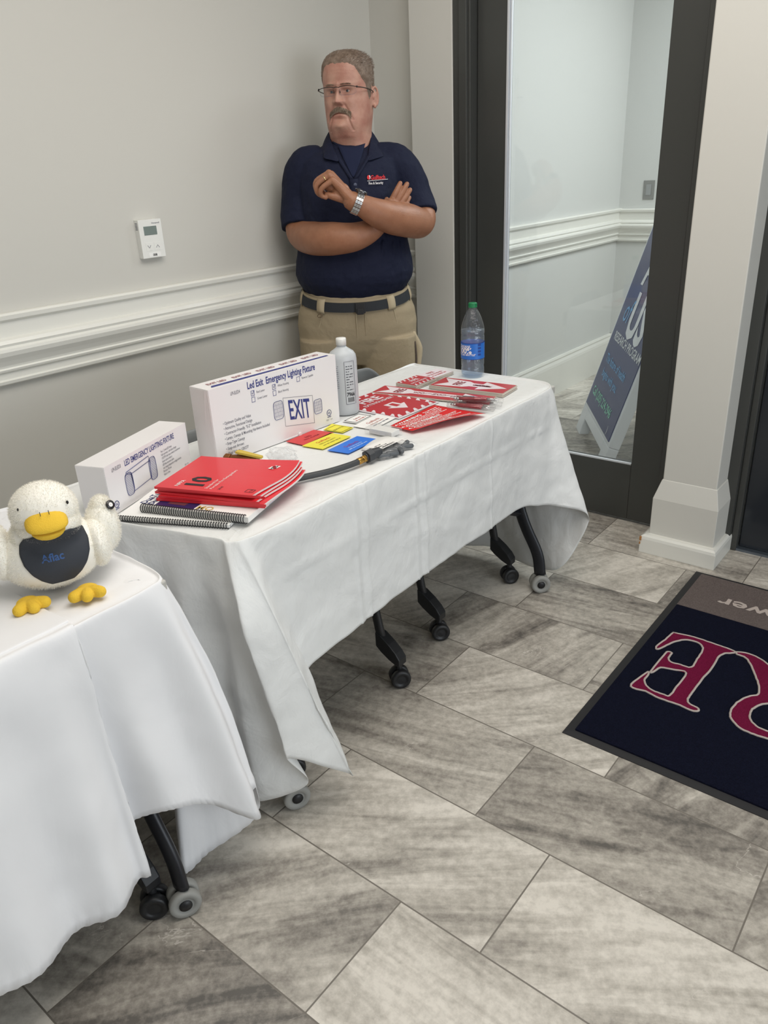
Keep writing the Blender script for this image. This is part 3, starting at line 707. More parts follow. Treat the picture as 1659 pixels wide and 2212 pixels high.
# --- nesting chairs pushed in behind the tables
def chair(y, xf, label, splay=(1, 1)):
    c = thing('nesting_chair', label, 'chair', (0, y, 0))
    M_cs = mat('grey_chair_shell', rgb(124, 127, 128), 0.5)
    mb = MB()
    rings = []
    for i in range(9):
        v = -1+2*i/8; 
        rings.append([(xf-0.03-0.44*(1-j/12), v*(0.215-0.02*(j/12)), 0.455+0.010*(v*v)-0.012*math.sin(PI*j/12)) for j in range(13)])
    mb.loft(rings, 0, False, True, False); mb.build('seat', M_cs, c, solid=0.012)
    mb = MB()
    rings = []
    for i in range(13):
        zz = 0.50 + i/12*0.262
        hw = 0.225*math.sqrt(max(0.0, 1-max(0.0, (zz-0.60)/0.189)**2.2))+0.004 if zz > 0.60 else 0.225
        rings.append([(xf-0.54-0.03*(zz-0.5)/0.26+0.035*(2*j/12-1)**2, (2*j/12-1)*hw, zz) for j in range(13)])
    mb.loft(rings, 0, False, True, False); mb.build('backrest', M_cs, c, solid=0.010, subsurf=1)
    for k, (sx, sy) in enumerate(((1, 1), (1, -1), (-1, 1), (-1, -1))):
        wx = xf if sx > 0 else xf-0.50
        wy = sy*0.226
        mb = MB()
        mb.tube([(wx-sx*0.115, wy-0.012, 0.46), (wx-sx*0.066, wy-0.004, 0.175), (wx-sx*0.060, wy, 0.135)], [0.015, 0.016, 0.016], 10, 0, False, up=(0, 1, 0), flat=0.75)
        # angled foot shoe above the caster
        mb.loft([[(wx-sx*ox, wy-0.018, z0), (wx-sx*ox, wy+0.018, z0), (wx-sx*ox, wy+0.018, z1), (wx-sx*ox, wy-0.018, z1)] for ox, z0, z1 in
                 ((0.074, 0.120, 0.168), (0.055, 0.104, 0.160), (0.025, 0.086, 0.140), (0.0, 0.076, 0.118), (-0.014, 0.076, 0.098))], 0, True, False)
        lg = mb.build('leg', M_black, c, bevel=0.004)
        caster(lg, wx, wy, M_black, 0.030, True, 0.9)
    return c
chair(1.970, -1.235, 'grey nesting chair behind the long table, its rounded back just showing beside the white bottle')
chair(1.245, -1.190, 'grey nesting chair hidden behind the long white box, its black caster showing below the cloth')
chair(0.325, -1.140, 'grey nesting chair under the nearest table, its black caster beside the grey wheel')
# ================================================================ THINGS ON THE LONG TABLE
TT = 0.7435      # top of the cloth
def V3(x, y, z=TT): return Vector((x, y, z))

def fine_print(mb, O, X, Y, L, h, m, lift=0.0005):
    # print too small to read in the photo: a row of word-length strokes
    X = Vector(X).normalized(); Y = Vector(Y).normalized(); N = X.cross(Y).normalized(); a = 0.0
    O = Vector(O)+N*lift
    while a < L:
        w = min(random.uniform(1.2, 4.0)*h, L-a)
        hh = h*random.uniform(0.55, 0.95)
        mb.quad(O+X*a, O+X*(a+w), O+X*(a+w)+Y*hh, O+X*a+Y*hh, m); a += w+h*0.5
# --- large white box
def carton(name, label, A, B, depth, h, back):
    A = Vector((A[0], A[1], TT)); B = Vector((B[0], B[1], TT)); u = (B-A).normalized(); L = (B-A).length
    nrm = u.cross(Vector((0, 0, 1)))      # towards the room
    rot = math.atan2(u.y, u.x)
    t = thing(name, label, 'box', A, rot)
    mb = MB(); mb.box((0, 0, 0), (L, depth, h), 0)
    # local frame: x along the face, y away from the room, z up; printing on the y=0 face
    def P(a, b): return (a, 0.0, b)
    return t, mb, L, P
X_, Z_ = (1, 0, 0), (0, 0, 1)
big, mb, BW, P = carton('carton', 'large white carton printed with an exit sign drawing, standing on the paper cloth', (-1.5025, 1.158), (-1.480, 1.603), 0.076, 0.197, None)
mb.text('Led Exit  Emergency Lighting Fixture', 0.0265, P(0.121, 0.1715), X_, Z_, 1, xs=0.615, bold=0.020)
mb.text('LPI-ELED4', 0.0130, P(0.066, 0.168), X_, Z_, 2, xs=0.55, shear=0.1)
def rect_outline(mb, a0, b0, a1, b1, w, m, y=-0.0006, skew=0.0):
    def q(a, b): return (a, y, b + skew*(a-a0))
    for (p, r) in (((a0, b0), (a1, b0+w)), ((a0, b1-w), (a1, b1)), ((a0, b0), (a0+w, b1)), ((a1-w, b0), (a1, b1))):
        mb.quad(q(p[0], p[1]), q(r[0], p[1]), q(r[0], r[1]), q(p[0], r[1]), m)
for (a, b, tx, ck) in ((0.131, 0.1505, 'Red Letter', 1), (0.131, 0.1335, 'Green Letter', 0), (0.204, 0.1505, 'White Housing', 1), (0.204, 0.1335, 'Black Housing', 0), (0.292, 0.1520, 'Remote Capable', 0)):
    rect_outline(mb, a, b, a+0.0115, b+0.0140, 0.0011, 1)
    mb.text(tx, 0.0090, P(a+0.0185, b+0.004), X_, Z_, 2, xs=0.72)
    if ck: mb.tube([(a+0.003, -0.0008, b+0.009), (a+0.0055, -0.0008, b+0.004), (a+0.0098, -0.0008, b+0.0125)], 0.0006, 5, 1, False)
for i, tx in enumerate(('Optimum Quality and Value', 'Attractive, Functional Design', 'Contractor-Friendly, "E-Z" Installation', 'Lamps, Canopy & Mounting Hardware Included', 'Snap-Type Canopy', 'Snap-out Arrows', 'Dual Voltage 120/277')):
    mb.text('\u2022 '+tx, 0.0115, P(0.031, 0.0985-i*0.0135), X_, Z_, 2, xs=0.66, bold=0.004)
SK = -0.17
rect_outline(mb, 0.236, 0.040, 0.345, 0.121, 0.0010, 2, skew=SK); 
mb.text('EXIT', 0.0790, P(0.2535, 0.0555), (1, 0, SK), (-0.05, 0, 1), 1, xs=0.50, bold=0.014)
for (a0, a1, b0, b1) in ((0.200, 0.234, 0.066, 0.116), (0.3475, 0.378, 0.045, 0.086)):
    cx, cz, hw, hh = (a0+a1)/2, (b0+b1)/2, (a1-a0)/2, (b1-b0)/2
    pl = [(cx+hw*math.copysign(abs(math.cos(t))**0.4, math.cos(t)), -0.0008, cz+hh*math.copysign(abs(math.sin(t))**0.4, math.sin(t))) for t in [2*PI*k/32 for k in range(33)]]
    mb.tube(pl, 0.0006, 5, 1, False)
    for k in range(1, 9):
        xx = a0+(a1-a0)*k/9; mb.quad((xx-0.0003, -0.0006, b0+0.004), (xx+0.0003, -0.0006, b0+0.004), (xx+0.0003, -0.0006, b1-0.004), (xx-0.0003, -0.0006, b1-0.004), 1)
    for k in range(1, 5):
        zz = b0+(b1-b0)*k/5; mb.quad((a0+0.002, -0.0006, zz-0.0002), (a1-0.002, -0.0006, zz-0.0002), (a1-0.002, -0.0006, zz+0.0002), (a0+0.002, -0.0006, zz+0.0002), 1)
def ul(mb, a, b, r):
    mb.tube([(a+r*math.cos(2*PI*k/24), -0.0008, b+r*math.sin(2*PI*k/24)) for k in range(25)], 0.0007, 5, 1, False)
    mb.text('UL', r*0.95, P(a, b-r*0.35), X_, Z_, 1, align='CENTER', bold=0.02)
    mb.text('LISTED', r*0.6, P(a, b-r*1.65), X_, Z_, 1, align='CENTER', bold=0.02)
ul(mb, 0.404, 0.036, 0.0085)
mb.text('Qty: 1 pc.', 0.0065, P(0.404, 0.014), X_, Z_, 2, align='CENTER')
# printed strip on the top
mb.quad((0.02, 0.012, BW*0+0.1976), (BW-0.02, 0.006, 0.1976), (BW-0.02, 0.016, 0.1976), (0.03, 0.026, 0.1976), 1)
for k in range(5):
    mb.text('EXIT LED', 0.020, (0.030+k*0.082, 0.038, 0.1974), (1, 0.0, 0), (0, 1, 0), 3, xs=0.75, bold=0.02)
mb.build('carton_body', [M_cardboard, M_navyink, M_greyink, mat('maroon_print', rgb(150, 84, 90), 0.6)], big, bevel=0.0012)
mb = MB()
mb.add([(0.0, -0.0015, 0.001), (0.0, -0.0012, 0.196), (-0.0025, 0.012, 0.196), (-0.002, 0.03, 0.10), (-0.0018, 0.006, 0.03)], [(0, 1, 2, 3, 4)])
mb.box((-0.0012, 0.001, 0.002), (-0.0002, 0.075, 0.195))
mb.build('end_flap', M_cardboard, big, solid=0.0008)
mb = MB(); mb.box((0.225, -0.0014, 0.0), (0.29, 0.004, 0.0045)); mb.cyl((0.283, -0.006, 0.005), (0.283, -0.001, 0.005), 0.006, 16)
mb.build('locking_tab', M_cardboard, big, bevel=0.001)

small, mb, SW, P = carton('carton', 'smaller white carton with a twin-lamp line drawing, beside the larger carton', (-1.456, 0.818), (-1.565, 1.122), 0.076, 0.1145, None)
mb.text('LED EMERGENCY LIGHTING FIXTURE', 0.0195, P(0.068, 0.0925), X_, Z_, 1, xs=0.61, bold=0.010)
mb.text('LPI-ELED3', 0.0125, P(0.022, 0.0950), X_, Z_, 2, xs=0.62)
for i, tx in enumerate(('\u00b7Two 1.2 watt LED lamps', '\u00b7Fully automatic, solid state charger', '\u00b7120/277V dual input universal transformer', '\u00b7Sealed calcium battery', '\u00b7LED flex-mounted, plastic', '\u00b7Last charge independent voltage activates', 'Duration: 90 mins', 'Made in china')):
    mb.text(tx, 0.0078, P(0.203, 0.0755-i*0.0083), X_, Z_, 2, xs=0.60)
mb.text('Qty: 1 pc.', 0.0065, P(0.293, 0.010), X_, Z_, 2, xs=0.7)
def polyline(mb, pts, m, w=0.0006): mb.tube([(a, -0.0008, b) for a, b in pts], w, 5, m, False)
polyline(mb, [(0.064, 0.070), (0.068, 0.078), (0.155, 0.086), (0.158, 0.074), (0.084, 0.068), (0.066, 0.0745)], 1)
polyline(mb, [(0.084, 0.068), (0.086, 0.026), (0.154, 0.032), (0.158, 0.074)], 1)
for (cx, cz, hw, hh) in ((0.0735, 0.048, 0.0135, 0.0265), (0.1655, 0.052, 0.0135, 0.0275)):
    polyline(mb, [(cx+hw*math.copysign(abs(math.cos(t))**0.5, math.cos(t)), cz+hh*math.copysign(abs(math.sin(t))**0.5, math.sin(t))) for t in [2*PI*k/28 for k in range(29)]], 1)
    for k in range(1, 14):
        zz = cz-hh+2*hh*k/14; mb.quad((cx-hw*0.95, -0.0006, zz-0.0003), (cx+hw*0.95, -0.0006, zz-0.0001), (cx+hw*0.95, -0.0006, zz+0.0005), (cx-hw*0.95, -0.0006, zz+0.0003), 1)
    for k in range(1, 6):
        xx = cx-hw+2*hw*k/6; mb.quad((xx-0.00025, -0.0006, cz-hh*0.92), (xx+0.00025, -0.0006, cz-hh*0.92), (xx+0.00025, -0.0006, cz+hh*0.92), (xx-0.00025, -0.0006, cz+hh*0.92), 1)
ul(mb, 0.0175, 0.0215, 0.0075)
mb.build('carton_body', [M_cardboard, M_navyink, M_greyink], small, bevel=0.0012)
mb = MB(); mb.box((0.165, -0.0014, 0.0), (0.235, 0.004, 0.004)); mb.box((0.200, -0.003, 0.0), (0.222, 0.002, 0.007)); mb.build('locking_tab', M_cardboard, small, bevel=0.001)
mb = MB(); mb.box((-0.0012, 0.001, 0.002), (-0.0002, 0.075, 0.1135)); mb.build('end_flap', M_cardboard, small)

# --- books under and in the red stack.  A book frame: origin at spine left end, x along the spine, y away from the viewer
def frame_obj(name, label, cat, O, X, group=None):
    ang = math.atan2(X[1], X[0])
    return thing(name, label, cat, O, ang, group)
def coil(mb, L, n, r, y0, z0, m=0):
    P = []
    for k in range(n*10+1):
        a = 2*PI*k/10; P.append((0.004+(L-0.008)*k/(n*10), y0+r*math.cos(a), z0+r*math.sin(a)))
    mb.tube(P, 0.0011, 5, m, False)
spx = (0.94, 0.33)
b2 = frame_obj('spiral_notebook', 'thin white spiral-bound booklet lowest of the pile, its black coil at the table end', 'notebook', (-1.429, 0.806, TT), (0.913, 0.407))
mb = MB(); mb.box((0, 0.004, 0.0), (0.268, 0.185, 0.008)); mb.build('pages', M_paper, b2, bevel=0.0008)
mb = MB(); coil(mb, 0.272, 44, 0.0062, 0.003, 0.0055); mb.build('coil_binding', M_black, b2)
b1 = frame_obj('spiral_notebook', 'thicker spiral-bound catalogue with a dark blue cover picture, under the red booklets', 'notebook', (-1.407, 0.853, TT+0.0085), spx)
mb = MB(); mb.box((0, 0.006, 0.0), (0.268, 0.205, 0.012), 0)
mb.box((0.0005, 0.005, 0.0121), (0.2675, 0.204, 0.0127), 0)
mb.quad((0.03, 0.014, 0.0130), (0.128, 0.012, 0.0130), (0.135, 0.09, 0.0130), (0.03, 0.09, 0.0130), 1)
mb.quad((0.055, 0.03, 0.0132), (0.10, 0.028, 0.0132), (0.105, 0.07, 0.0132), (0.06, 0.072, 0.0132), 2)
mb.text('MO', 0.026, (0.132, 0.018, 0.0128), (1, 0, 0), (0, 1, 0), 3, bold=0.01)
mb.text('DuaTu', 0.022, (0.006, 0.017, 0.0128), (0, 1, 0), (-1, 0, 0), 4, bold=0.03)
mb.text('DuaTu', 0.020, (0.0245, 0.017, 0.0128), (0, 1, 0), (-1, 0, 0), 4, bold=0.03)
mb.box((0.0, 0.1, 0.001), (0.2685, 0.2055, 0.003), 5)
mb.build('pages', [M_paper, mat('navy_cover_print', rgb(36, 40, 92), 0.35), mat('rust_print', rgb(104, 62, 70), 0.4), mat('gold_print', rgb(206, 176, 90), 0.5), mat('logo_navy', rgb(30, 40, 96), 0.5), mat('pale_blue_page', rgb(170, 196, 220), 0.6)], b1, bevel=0.0006)
mb = MB(); coil(mb, 0.268, 46, 0.0098, 0.006, 0.0075); mb.build('coil_binding', M_black, b1)

# five red booklets, each a little askew; the pages fan towards the right
base = Vector((-1.404, 0.900, TT+0.0225))
desc = ['lowest red booklet of the pile, lying on the spiral catalogue', 'second red booklet from the bottom of the pile', 'middle red booklet of the pile of five', 'fourth red booklet, just under the topmost one', 'topmost red booklet with a large black 10 on its cover']
for k in range(5):
    ang = math.atan2(0.345, 0.94) + (0.05, 0.02, -0.02, 0.03, 0.0)[k]
    off = ((0.006, -0.004), (0.010, 0.0), (-0.004, 0.002), (0.002, 0.006), (0.0, 0.0))[k]
    z0 = base.z + k*0.0064
    t = thing('booklet', desc[k], 'booklet', (base.x+off[0], base.y+off[1], z0), ang, 'red code booklets in one pile')
    Lx, Ly, hh = 0.262, 0.200, 0.0056
    def surf(a, b, k=k):  # sag of the cover, the right hand free edge lifts, a slight S curve
        z = 0.0018*math.sin(b/Ly*PI*1.2)*(a/Lx) + (0.003+0.006*(k/4))*max(0, (b/Ly-0.45)/0.55)**1.5*(a/Lx)**2
        sx = (0.016*math.sin(b/Ly*3.4-0.9)+0.004*(2-k))*(a/Lx)**3*(0.5+0.5*k/4)
        return sx, z
    def sheet(mb, x1, zlo, zhi, m, inset=0.0, y1=Ly):
        nx, ny = 10, 12
        V = []
        for z in (zlo, zhi):
            for j in range(ny+1):
                for i in range(nx+1):
                    a, b = (x1-inset)*i/nx, inset*0.4+(y1-inset*1.2)*j/ny
                    sx, dz = surf(a, b); V.append((a+sx, b, z+dz))
        n1 = (nx+1)*(ny+1); F = []
        for j in range(ny):
            for i in range(nx):
                q = j*(nx+1)+i
                F.append((n1+q, n1+q+1, n1+q+nx+2, n1+q+nx+1)); F.append((q, q+nx+1, q+nx+2, q+1))
        for j in range(ny):
            q = j*(nx+1); F.append((q, n1+q, n1+q+nx+1, q+nx+1)); q += nx; F.append((q, q+nx+1, n1+q+nx+1, n1+q))
        for i in range(nx):
            F.append((i, i+1, n1+i+1, n1+i)); q = ny*(nx+1)+i; F.append((q, n1+q, n1+q+1, q+1))
        mb.add(V, F, m, False)
    mb = MB(); sheet(mb, Lx+0.0008, 0.0009, hh-0.0009, 0, 0.0); mb.build('pages', mat('booklet_pages', rgb(228, 224, 222), 0.7) if k == 0 else bpy.data.materials['booklet_pages'], t)
    mb = MB()
    sheet(mb, Lx, hh-0.0009, hh-0.0001, 0); sheet(mb, Lx, 0.0, 0.0008, 0)
    mb.box((-0.0008, -0.0006, 0.0), (Lx, 0.0006, hh-0.0001), 0)
    if k == 4:
        def dec(txt, size, a, b, m, **kw):
            s0 = len(mb.v); mb.text(txt, size, (a, b, hh), (0, 1, 0), (-1, 0, 0), m, lift=0.0, **kw)
            for q in range(s0, len(mb.v)):
                x, y, z = mb.v[q]; sx, dz = surf(x, y); mb.v[q] = (x+sx*0.8, y, hh+dz+0.0005)
        dec('NFPA', 0.0145, 0.052, 0.012, 1, bold=0.01)
        dec('10', 0.066, 0.108, 0.012, 2, bold=0.03, xs=0.95)
        dec('Standard for', 0.0105, 0.127, 0.012, 1)
        dec('Portable Fire Extinguishers', 0.0105, 0.140, 0.012, 1)
        dec('2018', 0.0090, 0.160, 0.012, 2)
        for (a0, b0, a1, b1_) in ((0.226, 0.012, 0.248, 0.0132), (0.226, 0.026, 0.248, 0.0272), (0.226, 0.012, 0.2272, 0.027), (0.2468, 0.012, 0.248, 0.027)):
            mb.quad(*[(x+surf(x, y)[0]*0.8, y, hh+surf(x, y)[1]+0.0006) for x, y in ((a0, b0), (a1, b0), (a1, b1_), (a0, b1_))], 2)
        dec('CSR', 0.0080, 0.2415, 0.0145, 2)
        sx, dz = surf(0.215, 0.155)
        c = Vector((0.216+sx, 0.155, hh+dz+0.0008))
        for s_ in (-1, 1): mb.add([c+Vector((0.008*s_, -0.006*s_, 0)), c+Vector((0.012*s_, 0.010*s_, 0)), c+Vector((-0.003*s_, 0.012*s_, 0))], [(0, 1, 2) if s_ > 0 else (0, 1, 2)], 1)
        mb.tube([c+Vector((-0.004, -0.010, 0.0004)), c+Vector((0.006, -0.004, 0.0004)), c+Vector((0.006, 0.008, 0.0004)), c+Vector((-0.004, 0.002, 0.0004)), c+Vector((-0.004, -0.010, 0.0004))], 0.0008, 5, 2, False)
    mb.build('cover', [M_redprint, M_whiteink, M_blackink], t)

# --- brass valve with a yellow handle
bv = thing('brass_valve', 'small brass valve with a yellow lever, in front of the large carton', 'valve', (-1.462, 1.200, TT), 0.35)
mb = MB()
mb.tube([(-0.045, 0, 0.012), (-0.028, 0, 0.012)], 0.0125, 6, 0, False, smooth=False); mb.tube([(-0.028, 0, 0.012), (0.0, 0, 0.013), (0.03, 0, 0.012)], [0.009, 0.012, 0.0095], 16, 0)
mb.tube([(0.03, 0, 0.012), (0.05, 0, 0.012)], 0.0115, 6, 0, False, smooth=False); mb.cyl((0, 0, 0.014), (0, 0, 0.029), 0.006, 12)
mb.build('valve_body', mat('aged_brass', rgb(128, 84, 46), 0.4, 0.75), bv, bevel=0.001)
mb = MB(); mb.loft([[(-0.010, -0.007, z), (0.0, -0.009, z), (0.062, -0.006, z-0.010), (0.062, 0.006, z-0.010), (0.0, 0.009, z), (-0.010, 0.007, z)] for z in (0.028, 0.034)], 0, True, False)
mb.build('lever', mat('yellow_lever', rgb(204, 176, 66), 0.45), bv, bevel=0.001)

# --- crumpled plastic bag
cb = MB()
Vv = []
bm = bmesh.new(); bmesh.ops.create_icosphere(bm, subdivisions=4, radius=1)
for v in bm.verts:
    p = v.co.copy(); q = p*1.0
    n_ = noise.noise(q*2.3+Vector((3, 1, 7)))*0.30 + abs(noise.noise(q*4.5))*0.26
    r_ = 0.84+n_
    v.co = Vector((p.x*0.044*r_, p.y*0.038*r_, max(-0.018, p.z*0.024*r_)))
idx = {v: i for i, v in enumerate(bm.verts)}
cb.add([v.co for v in bm.verts], [tuple(idx[v] for v in f.verts) for f in bm.faces], 0, False); bm.free()
M_crinkle = clear_mat('crinkled_clear_bag', (0.98, 0.98, 0.98, 1), 0.05, 0.12, True, (50, 0.8, 0.01), 0.22)
o = cb.build('plastic_bag', M_crinkle, loc=(-1.372, 1.262, TT+0.0185)); tag(o, 'crumpled empty clear plastic bag behind the red booklets', 'plastic bag')

# --- hose with a brass fitting and a hex cap
hs = thing('pressure_hose', 'short black rubber hose with a brass fitting and black hex cap near the table edge', 'hose', (0, 0, 0))
hp = spline([(-1.262, 1.135, TT+0.011), (-1.235, 1.195, TT+0.011), (-1.208, 1.255, TT+0.011), (-1.192, 1.310, TT+0.012), (-1.186, 1.345, TT+0.013)], 8)
mb = MB(); mb.tube(hp, 0.0078, 14, 0); mb.build('hose', mat('black_rubber_hose', rgb(58, 60, 62), 0.5, bump=(400, 0.4, 0.001)), hs)
mb = MB()
mb.tube([(-1.187, 1.340, TT+0.013), (-1.185, 1.356, TT+0.014)], 0.0088, 16, 0, False); mb.tube([(-1.185, 1.356, TT+0.014), (-1.184, 1.372, TT+0.015)], 0.0098, 6, 0, False, smooth=False)
mb.build('brass_fitting', M_brass, hs, bevel=0.0008)
mb = MB()
mb.tube([(-1.184, 1.370, TT+0.017), (-1.182, 1.388, TT+0.018)], 0.0175, 6, 0, False, smooth=False); mb.tube([(-1.182, 1.388, TT+0.018), (-1.180, 1.410, TT+0.018)], 0.0135, 20, 0)
mb.tube([(-1.1845, 1.3695, TT+0.017), (-1.1850, 1.366, TT+0.017)], 0.011, 16, 0, False)
mb.build('hex_cap', mat('dark_grey_plastic', rgb(58, 60, 64), 0.45), hs, bevel=0.001)

# --- bag of black fittings with a white paper label
fb = thing('parts_bag', 'clear bag of small black parts with a white paper label, beside the hex cap', 'plastic bag', (-1.195, 1.475, TT), 1.62)
mb = MB()
for k in range(10):
    x, y = -0.058+0.011*k, -0.026+0.012*math.sin(k*2.1)
    a = random.uniform(0, PI); ca, sa = math.cos(a), math.sin(a)
    mb.tube([(x-0.012*ca, y-0.012*sa, 0.008), (x+0.012*ca, y+0.012*sa, 0.010)], 0.007, 8, 0)
mb.build('black_parts', mat('dark_parts', rgb(84, 88, 92), 0.4), fb)
mb = MB(); nx, ny = 22, 12; V = []
for j in range(ny+1):
    for i in range(nx+1):
        a, b = i/nx, j/ny
        z = 0.002+0.020*max(0, math.sin(PI*a))**0.5*max(0, math.sin(PI*min(1, b*1.5)))**0.7
        z += 0.004*noise.noise(Vector((a*9, b*7, 2.2)))*(0.3+math.sin(PI*a))
        V.append((-0.075+0.15*a, -0.042+0.09*b, max(0.0008, z)))
mb.add(V, [(j*(nx+1)+i, j*(nx+1)+i+1, (j+1)*(nx+1)+i+1, (j+1)*(nx+1)+i) for j in range(ny) for i in range(nx)], 0, True)
mb.build('clear_film', M_clear, fb)
mb = MB()
Lx_ = [(-0.052, -0.020, 0.0255), (0.040, -0.026, 0.027), (0.050, 0.042, 0.011), (-0.040, 0.050, 0.012)]
mb.quad(*Lx_, 0)
Xl = Vector(Lx_[1])-Vector(Lx_[0]); Yl = Vector(Lx_[3])-Vector(Lx_[0])
for i, tx in enumerate(('83442211', 'FEM 9 x 25', 'HEX CAP')): mb.text(tx, (0.012, 0.007, 0.006)[i], Vector(Lx_[0])+Xl*0.08+Yl*(0.08+i*0.22), Xl, Yl, 1, bold=0.01)
mb.build('paper_label', [M_paper, M_blackink], fb, solid=0.0004)
wl = MB(); nx = 10; V = []
for i in range(nx+1):
    for b in (0, 1): V.append((-1.262+0.07*b+0.004*i/nx, 1.44+0.13*i/nx, TT+0.001+0.012*math.sin(PI*i/nx)*(1-b*0.6)))
wl.add(V, [(2*i, 2*i+1, 2*i+3, 2*i+2) for i in range(nx)], 0, True)
o = wl.build('paper_slip', M_paper, solid=0.0003); tag(o, 'curved white paper slip between the blue card and the parts bag', 'paper')

# --- coloured cards
def card(name, label, cat, c4, col_m, lines, ink, z=0.0012, group=None, t=0.0009, border=None, flip=1):
    P = [Vector((x, y, TT+z)) for x, y in c4]
    o_ = MB(); o_.plate(*P, t, 0)
    top = [p+Vector((0, 0, t)) for p in P]
    X = (top[1]-top[0]); Y = (top[3]-top[0])
    if border:
        pass
    for (tx, size, a, b, m) in lines:
        if tx is None: fine_print(o_, top[0]+X*(a-0.3)+Y*b, X, Y, 0.6*X.length, size*0.7, m, 0.0003); continue
        o_.text(tx, size, top[0]+X*a+Y*b, X, Y, m, lift=0.0003, align='CENTER', bold=0.012)
    if border:
        w = 0.05
        for (a0, b0, a1, b1_) in ((w, w, 1-w, w*2), (w, 1-2*w, 1-w, 1-w), (w, w, w*1.8, 1-w), (1-w*1.8, w, 1-w, 1-w)):
            o_.quad(*[top[0]+X*a+Y*b+Vector((0, 0, 0.0003)) for a, b in ((a0, b0), (a1, b0), (a1, b1_), (a0, b1_))], border)
    return tag(o_.build(name, [col_m]+ink), label, cat, group)
M_yel = mat('yellow_card', rgb(232, 222, 60), 0.5); M_blu = mat('blue_card', rgb(40, 118, 222), 0.45); M_redc = mat('red_card', rgb(206, 54, 56), 0.45)
M_orink = mat('orange_print', rgb(214, 96, 50), 0.6); M_oliveink = mat('olive_print', rgb(150, 140, 40), 0.6); M_ltink = mat('pale_print', rgb(190, 210, 240), 0.6)
card('tag_card', 'red card lying flat beside the foot of the large carton', 'card', [(-1.418, 1.384), (-1.418, 1.507), (-1.486, 1.497), (-1.482, 1.382)], M_redc, [('RED', 0.014, 0.5, 0.55, 1), ('FIRE ALARM', 0.011, 0.5, 0.36, 1), (None, 0.008, 0.5, 0.14, 2)], [mat('dark_red_print', rgb(150, 30, 36), 0.6), M_orink])
card('tag_card', 'yellow card between the red card and the blue card', 'card', [(-1.350, 1.388), (-1.354, 1.508), (-1.424, 1.501), (-1.417, 1.378)], M_yel, [('Gulftech', 0.016, 0.5, 0.62, 1), ('FIRE & SECURITY', 0.009, 0.5, 0.42, 2), (None, 0.009, 0.5, 0.22, 2)], [M_orink, M_oliveink])
card('tag_card', 'small yellow card with a framed bar, next to the red card', 'card', [(-1.396, 1.520), (-1.400, 1.572), (-1.478, 1.566), (-1.462, 1.512)], M_yel, [('SERVICE', 0.012, 0.5, 0.45, 1)], [M_oliveink], border=1)
card('tag_card', 'bright blue card with red and pale lettering, beside the yellow one', 'card', [(-1.268, 1.397), (-1.274, 1.528), (-1.341, 1.518), (-1.333, 1.387)], M_blu, [('Gulftech', 0.017, 0.5, 0.52, 1), ('Fire & Security', 0.009, 0.5, 0.36, 2), (None, 0.006, 0.5, 0.22, 2)], [mat('purple_red_print', rgb(146, 70, 130), 0.6), M_ltink])
card('sticker_sheet', 'white sticker with a heavy dark frame, at the foot of the white bottle', 'sticker', [(-1.416, 1.606), (-1.424, 1.690), (-1.466, 1.684), (-1.468, 1.600)], M_paper, [('Gulftech', 0.010, 0.5, 0.5, 2), (None, 0.008, 0.5, 0.25, 2)], [M_blackink, mat('soft_red_print', rgb(190, 110, 100), 0.6)], border=1)
card('sticker_sheet', 'white sticker with faint red lettering, behind the stack of cards', 'sticker', [(-1.340, 1.584), (-1.352, 1.716), (-1.424, 1.712), (-1.410, 1.580)], M_paper, [('Gulftech', 0.018, 0.5, 0.55, 1), ('FIRE & SECURITY', 0.009, 0.5, 0.36, 1), (None, 0.008, 0.5, 0.18, 2)], [bpy.data.materials['soft_red_print'], M_greyink])

# --- clear box of white business cards
cbx = thing('card_box', 'clear plastic box of white business cards beside the warning sheet', 'card box', (-1.290, 1.572, TT), 0.02)
mb = MB(); mb.box((-0.038, -0.016, 0.002), (0.040, 0.020, 0.016))
for k in range(7): mb.box((-0.0385, -0.0165, 0.003+k*0.0018), (0.0405, 0.0205, 0.0034+k*0.0018), 1)
mb.build('business_cards', [M_paper, mat('card_edge', rgb(214, 212, 210), 0.7)], cbx, bevel=0.0005)
mb = MB(); mb.box((-0.048, -0.024, 0.0), (0.046, 0.026, 0.020)); mb.build('clear_lid', M_clear, cbx, bevel=0.001)
# ================================================================ SIGNS, BOTTLES, PENS
M_signred = mat('sign_red', rgb(190, 62, 70), 0.35)
M_signwht = mat('sign_white', rgb(236, 226, 230), 0.35)
M_signedge = mat('sign_edge', rgb(206, 196, 184), 0.7)
# sign frame: x along reading direction, y up the sign
def sign_obj(name, label, O, X, w, h, t, layers=1, group=None):
    o = thing(name, label, 'sign', O, math.atan2(X[1], X[0]), group)
    mb = MB()
    for k in range(layers):
        mb.box((0.001*(k % 2), 0.0012*((k*2) % 3), t*k/layers), (w-0.001*(k % 3), h, t*(k+0.86)/layers), 0)
    mb.build('sheet_stack' if layers > 1 else 'panel', [M_signedge if layers > 1 else M_signwht], o)
    return o
def stripes(mb, x0, y0, x1, y1, n, z, m, vert=False, sl=1.0):
    for k in range(n):
        if vert:
            a = y0+(y1-y0)*k/n; b = a+(y1-y0)/n*0.5; s_ = (y1-y0)/n*0.5*sl
            mb.add([(x0, a, z), (x1, a+s_, z), (x1, b+s_*0.4, z), (x0, b, z)], [(0, 1, 2, 3)], m)
        else:
            a = x0+(x1-x0)*k/n; b = a+(x1-x0)/n*0.5; s_ = (x1-x0)/n*0.5*sl
            mb.add([(a, y0, z), (b, y0, z), (b+s_*0.4, y1, z), (a+s_, y1, z)], [(0, 1, 2, 3)], m)
